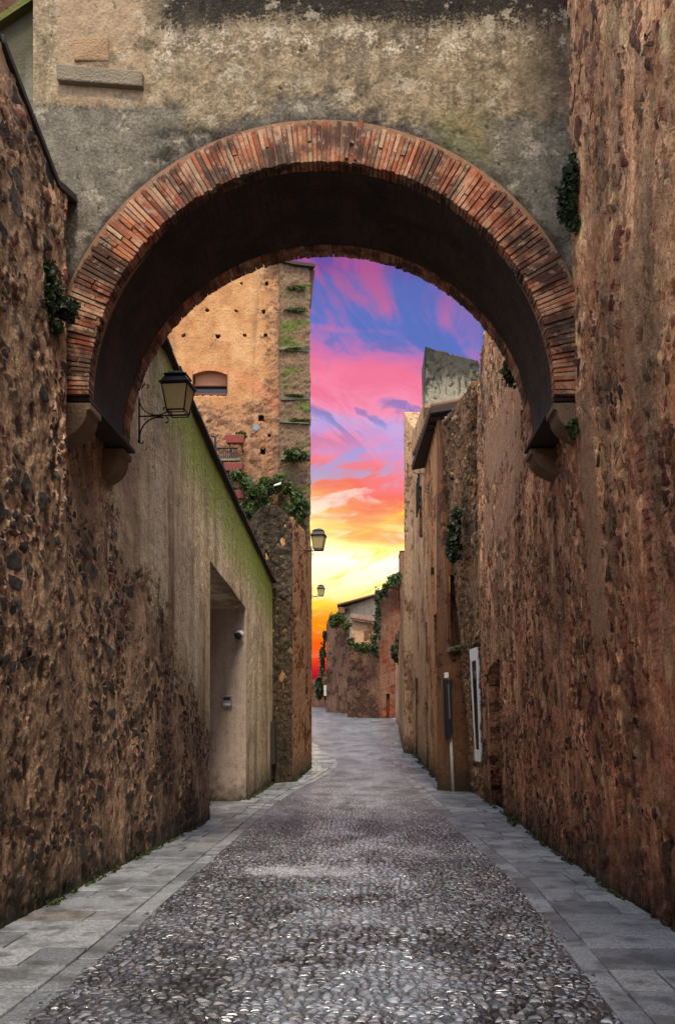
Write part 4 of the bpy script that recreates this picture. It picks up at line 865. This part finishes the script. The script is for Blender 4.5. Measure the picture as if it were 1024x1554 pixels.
mb = MB(); xe = PX(468, TY); mb.hexa([(xe - .5, TY - .35, tz_(408)), (PX(479, TY), TY - .35, tz_(412)), (PX(479, TY) - 1.9, TY + 5.4, tz_(412)), (xe - 2.4, TY + 5.4, tz_(408)),
                         (xe - 1.4, TY - .35, tz_(398)), (PX(480, TY), TY - .35, tz_(408)), (PX(480, TY) - 1.9, TY + 5.4, tz_(408)), (xe - 3.2, TY + 5.4, tz_(398))]); mb.build('eave', M['dark'], tw)
mb = MB(); mb.hexa([(xe - .02, TY - .1, tz_(480)), (PX(472, TY), TY - .1, tz_(470)), (PX(472, TY) - .1, TY + .2, tz_(470)), (xe - .1, TY + .2, tz_(480)),
                    (xe - .02, TY - .1, tz_(412)), (PX(478, TY), TY - .1, tz_(412)), (PX(478, TY) - .1, TY + .2, tz_(412)), (xe - .1, TY + .2, tz_(412))]); mb.build('eave_bracket', simple('dark red timber', srgb(70, 32, 28), .8, .3, 5), tw)
mb = MB(); X_, Y_, Z_ = P(389, 650, TY); mb.tube([(X_, Y_ + .1, Z_), (X_, Y_ - .06, Z_), (X_, Y_ - .09, Z_)], [.15, .14, .10], 12); mb.build('round_stone', M['pebblegrey'], tw)
# balcony rail
br_ = empty('balcony_railing', P(345, 695, TY - .6), 'short black iron balcony railing on the tower beside the red planters', 'railing')
mb = MB(); yb = TY - .6
for k in range(9): mb.tube([(*P(333 + k * 3.2, 695, yb),), (*P(333 + k * 3.2, 680, yb),)], .02, 5)
mb.tube([P(330, 680, yb), P(361, 680, yb)], .03, 6); mb.tube([P(330, 695, yb), P(361, 695, yb)], .03, 6); mb.tube([P(327, 712, yb), P(327, 663, yb), P(321, 661, yb)], .045, 6)
mb.build('bars', M['iron'], br_)
mb = MB(); mb.box(PX(328, yb), PX(364, yb), TY - .62, TY - .02, PZ(699, yb), PZ(695, yb)); mb.build('slab', M['ledge'], br_)
# ------------------------------------------------------------------ foliage
def leaves(blobs, n, size, rs, flat=.5):
    """blobs: (x, y, z, rx, ry, rz); small bent leaves scattered through them"""
    V = []; Fc = []; R = []
    nb_ = []
    for b in blobs:
        nb_.append((b[0], b[1], b[2], b[3] * .62, b[4] * .8, b[5] * .62))
        for _k in range(7):
            f_ = rs.uniform(.2, .5); nb_.append((b[0] + rs.uniform(-.75, .75) * b[3], b[1] + rs.uniform(-.5, .5) * b[4], b[2] + rs.uniform(-.8, .75) * b[5], b[3] * f_, b[4] * f_, b[5] * f_))
    blobs = nb_
    wts = np.array([b[3] * b[5] for b in blobs]); wts = wts / wts.sum()
    for _ in range(n):
        b = blobs[rs.choice(len(blobs), p=wts)]; dv = rs.normal(size=3); dv /= np.linalg.norm(dv); rad = rs.rand() ** .5 * (1.0 if rs.rand() < .85 else 1.5)
        p = np.array(b[:3]) + dv * rad * np.array(b[3:6])
        a = rs.normal(size=3); a /= np.linalg.norm(a); c = np.cross(a, rs.normal(size=3)); c /= np.linalg.norm(c); nn = np.cross(a, c)
        s_ = size * rs.uniform(.6, 1.3); k = len(V)
        V += [p - a * s_ * .6, p + c * s_ * .42 + nn * s_ * .1, p + a * s_ * .65 - nn * s_ * .12, p - c * s_ * .42 + nn * s_ * .1, ]
        Fc += [[k, k + 1, k + 2], [k, k + 2, k + 3]]; R += [float(np.clip(rs.normal(.45, .25), 0, 1))] * 4
    return V, Fc, R
def plant(name, blobs, n, size, mat, label, cat, group=None, stems=True, parent=None):
    V, Fc, R = leaves(blobs, n, size, np.random.RandomState(n + int(abs(blobs[0][0]) * 100)))
    c = blobs[0]; e = empty(name, (c[0], c[1], c[2] - c[5]), label, cat, group)
    mesh_obj('foliage', V, Fc, mat, e, rnd=R)
    if stems:
        mb = MB()
        for b in blobs:
            for _ in range(2): mb.tube([(c[0], c[1] + .05, c[2] - c[5]), (b[0] + random.uniform(-.3, .3) * b[3], b[1], b[2]), (b[0] + random.uniform(-.6, .6) * b[3], b[1] - .3 * b[4], b[2] + .5 * b[5])], [.012, .008, .004], 5)
        mb.build('stem', M['dark'], e)
    return e
def B(px, py, Y, rx, rz, ry=None): X, Y2, Z = P(px, py, Y); s_ = Y / F; return (X, Y2, Z, rx * s_, (ry if ry else .12 + rx * s_ * .5), rz * s_)
plant('ivy', [B(82, 440, 8.1, 16, 38, .16), B(99, 468, 8.25, 20, 24, .16), B(84, 492, 8.15, 14, 14, .14), B(72, 410, 8.0, 8, 16, .1)], 2300, .05, M['ivy'], 'dark ivy bush growing out of the left foot of the brick arch', 'ivy')
plant('ivy', [B(866, 270, 8.5, 13, 32, .12), B(857, 300, 8.5, 19, 26, .14), B(866, 328, 8.5, 12, 20, .12), B(870, 242, 8.6, 8, 16, .08)], 2300, .045, M['ivy'], 'dark ivy bush in the upper right corner between arch and wall', 'ivy')
plant('fern', [B(872, 645, 8.75, 13, 9, .1), B(866, 655, 8.7, 8, 10, .1)], 300, .05, M['green'], 'tiny fern sprouting beside the right front corbel', 'fern')
plant('ivy', [B(768, 565, 13.2, 12, 20, .15)], 350, .06, M['ivy'], 'small dark tuft on the right wall just behind the arch', 'ivy')
plant('ivy', [B(690, 812, 19.3, 15, 24, .2), B(686, 840, 19.3, 11, 12, .2), B(692, 785, 19.4, 10, 14, .15)], 1300, .09, M['ivy'], 'dark hanging creeper on the rough rubble house front on the right', 'creeper')
plant('creeper', [B(395, 752, 31.2, 26, 24, .5), B(378, 740, 31.2, 14, 22, .4), B(410, 735, 31.3, 22, 16, .3), B(378, 776, 31, 20, 18, .5), B(360, 722, 31.3, 12, 10, .3)], 2600, .17, M['green'], 'mass of green creeper on the tower below the red planters', 'creeper')
plant('creeper', [B(452, 760, 31.3, 16, 20, .4), B(440, 742, 31.4, 10, 10, .3), B(455, 783, 31.3, 14, 14, .3)], 1300, .15, M['green'], 'green creeper on the tower right beside the sky above the middle lantern', 'creeper')
plant('fern', [B(447, 690, 31.4, 15, 9, .35), B(456, 692, 31.4, 10, 7, .3)], 600, .14, M['green'], 'bright green fern tuft on the lowest mossy ledge of the tower', 'fern')
for k, (px, py, rx, rz) in enumerate(((446, 437, 17, 7), (444, 470, 16, 6), (448, 529, 18, 4), (444, 600, 16, 4), (450, 638, 18, 4))):
    lab = ['upper moss cushion near the tower top', 'second moss cushion below the tower top', 'moss on the topmost ledge of the tower pier', 'moss on the middle ledge of the tower pier', 'moss on the third ledge of the tower pier'][k]
    V, Fc, R = leaves([B(px, py, TY - .25, rx * 1.1, rz * .6, .08)], 420, .07, np.random.RandomState(k)); tag(mesh_obj('moss_cushion', V, Fc, M['moss'], rnd=R), lab, 'moss', 'moss cushions on the tower pier')
# planters on the tower
for k, (px, py, wd, lab) in enumerate(((357, 667, 30, 'topmost red planter on the tower, with a green plant above the railing'), (355, 709, 30, 'middle red planter on the tower, just below the railing'), (363, 751, 19, 'lowest and smallest red planter on the tower among the creeper'))):
    X_, Y_, Z_ = P(px, py, TY - .55); s_ = (TY - .55) / F; e = empty('planter', (X_, Y_, Z_ - .13), lab, 'planter', 'red planters on the tower'); hw = wd * s_ / 2
    mb = MB(); mb.hexa([(X_ - hw * .85, Y_ - .12, Z_ - .15), (X_ + hw * .85, Y_ - .12, Z_ - .15), (X_ + hw * .85, Y_ + .12, Z_ - .15), (X_ - hw * .85, Y_ + .12, Z_ - .15),
                        (X_ - hw, Y_ - .17, Z_ + .12), (X_ + hw, Y_ - .17, Z_ + .12), (X_ + hw, Y_ + .17, Z_ + .12), (X_ - hw, Y_ + .17, Z_ + .12)]); mb.build('box', M['terra'], e, bevel=.02)
    V, Fc, R = leaves([(X_ + .15 * (1 - k), Y_, Z_ + .16, hw * .7, .13, .12)], 220 if k == 0 else 90, .1, np.random.RandomState(k)); mesh_obj('plant', V, Fc, M['green'], e, rnd=R)
    for sx in (-.6, .6): mb = MB(); mb.tube([(X_ + sx * hw, Y_, Z_ - .15), (X_ + sx * hw, TY, Z_ - .3)], .02, 5); mb.build('bracket', M['iron'], e)
mb = MB(); X_, Y_, Z_ = P(421, 735, 31); mb.hexa([(X_ - .13, Y_, Z_ - .06), (X_ + .1, Y_, Z_ + .0), (X_ + .1, Y_ + .1, Z_ + .0), (X_ - .13, Y_ + .1, Z_ - .06), (X_ - .1, Y_, Z_ + .0), (X_ + .13, Y_, Z_ + .08), (X_ + .13, Y_ + .1, Z_ + .08), (X_ - .1, Y_ + .1, Z_)])
tag(mb.build('white_pot', M['white'], bevel=.01), 'small tilted white pot among the creeper on the tower', 'pot')
# mossy foot strips (ground cover)
def foot(K, y0, y1, n, sg, size, off=.05, lab=''):
    rs = np.random.RandomState(n); bl = []
    ys2 = np.sort(rs.uniform(y0, y1, n))
    for yy in ys2: r_ = rs.uniform(.02, .06); bl.append((K(yy) + sg * off, yy, gz(yy) + .045, r_, rs.uniform(.06, .2), rs.uniform(.01, .035)))
    V, Fc, R = leaves(bl, n * 45, size, rs); o = mesh_obj('moss', V, Fc, M['moss'], rnd=R); tag(o, lab, 'moss', kind='stuff')
foot(LW, 8.0, 15.0, 34, 1, .022, lab='moss and tiny weeds along the foot of the left wall')
foot(LW, 18.6, 24, 40, 1, .035, .06, lab='thick moss along the foot of the plaster wall past the doorway')
foot(RW, 8.0, 18.5, 46, -1, .022, lab='moss and tiny weeds along the foot of the right wall')
foot(RW, 20.5, 31, 24, -1, .035, lab='moss along the foot of the ochre house')
plant('weed', [(2.24, 14.6, .10, .09, .16, .07), (2.22, 14.2, .08, .06, .1, .04)], 220, .04, M['green'], 'small green weed at the foot of the right wall', 'weed')
plant('moss_tuft', [B(690, 985, 20.35, 14, 4, .12)], 200, .05, M['moss'], 'strip of moss on the sill beside the white-framed window', 'moss')

# ------------------------------------------------------------------ LANTERNS
def lantern(loc, rz, sc, label):
    e = empty('street_lantern', (0, 0, 0), label, 'lantern', 'wall lanterns along the left side'); r = .011
    mb = MB(); S = .58
    mb.tube([(0.012, 0, -.34), (0.012, 0, .36)], .013, 8); mb.box(0, .03, -.02, .02, -.38, -.33); mb.box(0, .03, -.02, .02, .35, .40)
    mb.tube([(0, 0, 0), (S + .12, 0, 0)], r, 8)
    def arcp(cx, cz, r0, a0, a1, n=14, r1=None): return [(cx + (r0 + ((r1 or r0) - r0) * k / n) * math.cos(a0 + (a1 - a0) * k / n), 0, cz + (r0 + ((r1 or r0) - r0) * k / n) * math.sin(a0 + (a1 - a0) * k / n)) for k in range(n + 1)]
    mb.tube(arcp(.27, .27, .26, math.radians(130), math.radians(305), 16), .009, 6); mb.tube(arcp(.39, .09, .035, math.radians(-60), math.radians(200), 10, .02), .009, 6)
    mb.tube(arcp(.13, .43, .03, math.radians(-100), math.radians(120), 8, .016), .008, 6)
    mb.tube(arcp(.30, -.30, .28, math.radians(185), math.radians(75), 14), .010, 6); mb.tube(arcp(.40, -.075, .055, math.radians(80), math.radians(-120), 10, .02), .009, 6)
    mb.tube(arcp(.055, -.36, .04, math.radians(150), math.radians(400), 10, .015), .008, 6)
    mb.build('bracket', M['iron'], e, True)
    h0, h1, b0_, b1_ = .045, .40, .125, .185; mb = MB()
    for sx, sy in ((1, 1), (1, -1), (-1, 1), (-1, -1)): mb.tube([(S + sx * b0_, sy * b0_, h0), (S + sx * b1_, sy * b1_, h1)], .011, 6)
    for hb_, bb in ((h0, b0_), (h1, b1_)):
        c4 = [(S + bb, bb, hb_), (S + bb, -bb, hb_), (S - bb, -bb, hb_), (S - bb, bb, hb_), (S + bb, bb, hb_)]
        for a, b_ in zip(c4, c4[1:]): mb.tube([a, b_], .012, 6)
    mb.tube([(S - .12, -.12, 0.01), (S + .12, -.12, .01), (S + .12, .12, .01), (S - .12, .12, .01), (S - .12, -.12, .01)], .008, 6)
    for sx, sy in ((1, 1), (1, -1), (-1, 1), (-1, -1)): mb.tube([(S + sx * .12, sy * .12, .01), (S + sx * b0_, sy * b0_, h0)], .007, 5)
    mb.build('frame', M['iron'], e)
    mb = MB()
    for a, b_ in (((1, 1), (1, -1)), ((1, -1), (-1, -1)), ((-1, -1), (-1, 1)), ((-1, 1), (1, 1))):
        q_ = .004; mb.poly([(S + a[0] * (b0_ - q_), a[1] * (b0_ - q_), h0), (S + b_[0] * (b0_ - q_), b_[1] * (b0_ - q_), h0), (S + b_[0] * (b1_ - q_), b_[1] * (b1_ - q_), h1), (S + a[0] * (b1_ - q_), a[1] * (b1_ - q_), h1)])
    mb.build('glass', M['glass'], e)
    mb = MB(); mb.frustum(S, 0, h1 + .006, h1 + .03, .215, .215); mb.frustum(S, 0, h1 + .03, h1 + .13, .20, .145); mb.frustum(S, 0, h1 + .13, h1 + .155, .16, .16); mb.frustum(S, 0, h1 + .155, h1 + .20, .13, .10)
    rf = mb.build('roof', M['iron'], e, bevel=.004)
    mb = MB(); mb.tube([(S, 0, h1 + .2), (S, 0, h1 + .215), (S, 0, h1 + .235)], [.03, .035, .01], 10); mb.build('finial', M['iron'], rf)
    e.location = loc; e.rotation_euler = (0, 0, rz); e.scale = (sc, sc, sc); return e
L1 = lantern((-2.71, 10.85, PZ(632, 10.85)), math.radians(-5), .82, 'nearest and largest wall lantern on a scrolled black bracket, seen through the arch')
def copy_lantern(loc, rz, sc, label): o = dup(L1); o.location = loc; o.rotation_euler = (0, 0, rz); o.scale = (sc,) * 3; o['label'] = label; return o
copy_lantern((-1.81, 23.6, PZ(836, 23.6)), math.radians(-4), .9, 'middle wall lantern on the ochre side wall with its head against the sky')
lx = PX(487, 37.0) - .44; copy_lantern((lx, 37.0, PZ(905, 37.0)), 0, .76, 'farthest and smallest wall lantern, alone against the yellow sky')
# house round the bend carrying the farthest lantern
hw_ = wall('corner_house', [(lx - .02, 36.2, gz(36) - .2, 8.6), (lx - .02, 38.5, gz(38.5) - .2, 8.4), (-5, 46, gz(46) - .2, 6)], M['orange_side'], (-1, 0), thick=2, du=.1, dz=.1, jag=.03, origin=(-3, 38, 0))
tag(hw_, 'ochre house round the bend that carries the farthest lantern', 'house')
mb = MB(); X_, Y_, Z_ = P(207, 594, 10.75); mb.box(-2.72, -2.66, 10.68, 10.80, Z_ - .07, Z_ + .07); jb = mb.build('junction_box', M['white'], bevel=.008); tag(jb, 'small white junction box left of the nearest lantern', 'box')

# ------------------------------------------------------------------ FAR END
FY = 50.0
def fx(px, Y=FY): return PX(px, Y)
fr = wall('red_house', [(fx(574), FY, gz(FY) - .3, PZ(896, FY)), (fx(606), FY - .2, gz(FY) - .3, PZ(880, FY)), (fx(625), FY - .4, gz(FY) - .3, PZ(880, FY))], M['red'], (0, 1), thick=4, axis='X', du=.07, dz=.07, jag=.05,
          holes=[(fx(586), fx(591), .04, .22, .2)]); tag(fr, 'red plaster house closing the end of the street', 'house')
mb = MB(); mb.box(fx(606), fx(620), FY - .5, FY + 1.5, 8, PZ(840, FY)); mb.box(fx(605), fx(621), FY - .55, FY + 1.55, PZ(840, FY), PZ(838, FY)); mb.build('chimney', M['red'], fr)
fb = wall('garden_wall', [(fx(526), FY + 1, gz(FY + 1) - .3, PZ(968, FY + 1)), (fx(545), FY + .5, gz(FY) - .3, PZ(978, FY)), (fx(575), FY - .1, gz(FY) - .3, PZ(972, FY))], M['far_brown'], (0, 1), thick=.8, axis='X', du=.07, dz=.07, jag=.15)
tag(fb, 'brown garden wall topped with hanging greenery at the end of the street', 'wall')
fa = wall('brown_house', [(fx(495, 56), 56, gz(56) - .3, PZ(946, 56)), (fx(500, 56), 55.8, gz(56) - .3, PZ(936, 56)), (fx(529, 54), 54, gz(54) - .3, PZ(940, 54))], M['far_brown'], (0, 1), thick=3, axis='X', du=.08, dz=.08, jag=.1)
tag(fa, 'dark brown house end with a bushy moss-covered top, left of the garden wall', 'house')
fe = wall('low_house', [(fx(440, 62), 62, gz(62) - .5, PZ(1030, 62)), (fx(484, 62), 62, gz(62) - .5, PZ(1030, 62)), (fx(500, 61), 61, gz(61) - .5, PZ(1015, 61))], M['far_brown'], (0, 1), thick=3, axis='X', du=.1, dz=.1, jag=.1, 
          holes=[(fx(491.5, 61.5), fx(495.5, 61.5), .35, .6, .2)]); tag(fe, 'low brown house at the very end of the street, half hidden by ivy', 'house')
mb = MB(); mb.box(fx(491.5, 61.5), fx(495.5, 61.5), 61.35, 61.5, PZ(1056, 61.5), PZ(1040, 61.5)); mb.build('window', simple('pale blind', srgb(196, 184, 156), .8, .1, 4), fe)
fg = wall('grey_house', [(fx(513, 66), 66, 3, PZ(921, 66)), (fx(520, 66), 66, 3, PZ(922, 66)), (fx(575, 63), 63, 3, PZ(903, 63))], M['far_grey'], (0, 1), thick=5, axis='X', du=.1, dz=.1, jag=.03,
          holes=[(fx(542 + k * 6, 65), fx(545.5 + k * 6, 65), .66, .80, .3) for k in range(4)]); tag(fg, 'grey house with a sloping roofline and narrow openings above the garden wall', 'house')
mb = MB(); mb.hexa([(fx(512, 66), 65.2, PZ(921, 66)), (fx(576, 63), 62.4, PZ(903, 63)), (fx(576, 63), 68, PZ(903, 63)), (fx(512, 66), 71, PZ(921, 66)), (fx(512, 66), 65.2, PZ(919, 66)), (fx(576, 63), 62.4, PZ(901, 63)), (fx(576, 63), 68, PZ(901, 63)), (fx(512, 66), 71, PZ(919, 66))]); mb.build('roof', M['tile'], fg)
mb = MB(); mb.box(fx(515, 65), fx(523, 65), 65, 66, PZ(930, 65), PZ(921, 65)); mb.build('chimney', M['red'], fg)
sh = empty('shed', (fx(550, 58), 58, PZ(980, 58)), 'small lean-to with a sloping clay tile roof above the garden wall', 'shed'); mb = MB()
for k in range(16):
    s_ = k / 15; xx = fx(533, 58) + (fx(569, 58) - fx(533, 58)) * s_; zz = PZ(940, 58) + (PZ(946, 58) - PZ(940, 58)) * s_; mb.cur = random.random(); mb.tube([(xx, 57.4, zz), (xx, 59.4, zz + .5)], .075, 6)
mb.build('roof', M['tile'], sh); mb = MB(); mb.hexa([(fx(534, 58), 57.8, 3), (fx(568, 58), 57.8, 3), (fx(568, 58), 60, 3), (fx(534, 58), 60, 3), (fx(534, 58), 57.8, PZ(941, 58)), (fx(568, 58), 57.8, PZ(947, 58)), (fx(568, 58), 60, PZ(945, 58)), (fx(534, 58), 60, PZ(939, 58))]); mb.build('wall', M['pale'], sh)
mb = MB()
for k in range(3): mb.box(fx(553 + k * 4, 53), fx(555.5 + k * 4, 53), 52.8, 53.4, PZ(972 - k, 53), PZ(957 - k * 1, 53), .05)
pl_ = mb.build('clay_chimney_pots', M['tile'], bevel=.02); pl_.name = 'clay_pots'; tag(pl_, 'row of leaning clay pots above the garden wall at the end of the street', 'pots')
plant('bush', [B(517, 940, 53.6, 13, 13, .5), B(508, 945, 53.6, 9, 12, .5), B(526, 950, 53.4, 8, 8, .5)], 1500, .13, M['moss'], 'rounded mossy bush crowning the dark brown house end', 'bush')
plant('ivy', [B(532, 974, 49.8, 8, 10, .4), B(545, 983, 49.4, 10, 8, .4), B(558, 982, 49.4, 10, 8, .4), B(566, 972, 49.5, 6, 9, .4)], 1300, .12, M['moss'], 'greenery hanging over the top of the brown garden wall', 'ivy')
plant('ivy', [B(571, 950, 49.4, 7, 28, .4), B(574, 915, 49.4, 6, 24, .4), B(582, 898, 49.4, 8, 10, .4), B(570, 985, 49.4, 5, 14, .3)], 1500, .12, M['ivy'], 'dark ivy climbing the left edge of the red house', 'ivy')
plant('bush', [B(597, 880, 49.3, 11, 12, .5), B(590, 888, 49.2, 8, 8, .5), B(603, 876, 49.3, 7, 10, .5)], 1300, .12, M['green'], 'leafy bush on top of the red house beside its chimney', 'bush')
plant('ivy', [B(604, 972, 43, 8, 18, .4), B(600, 995, 43, 6, 14, .4), B(597, 988, 43, 5, 8, .3)], 900, .11, M['ivy'], 'dark ivy bush on the right where the street bends, in front of the red house', 'ivy')
plant('ivy', [B(489, 1000, 57, 5, 30, .5), B(485, 1040, 58, 6, 22, .5), B(493, 970, 57, 3, 14, .4)], 1600, .17, M['ivy'], 'dark ivy column left of the brown house, touching the red sky', 'ivy')
rl = wall('low_wall', [(1.16, 31.05, gz(31) - .2, 6.8), (1.22, 36, gz(36) - .2, 6.2), (PX(604, 44), 44, gz(44) - .3, PZ(1003, 44)), (PX(600, 47), 47, gz(47) - .3, PZ(1003, 47))], M['pale'], (1, 0), thick=.8, du=.06, dz=.06, jag=.05)
tag(rl, 'low pale wall on the right between the tall facade and the red house', 'wall')
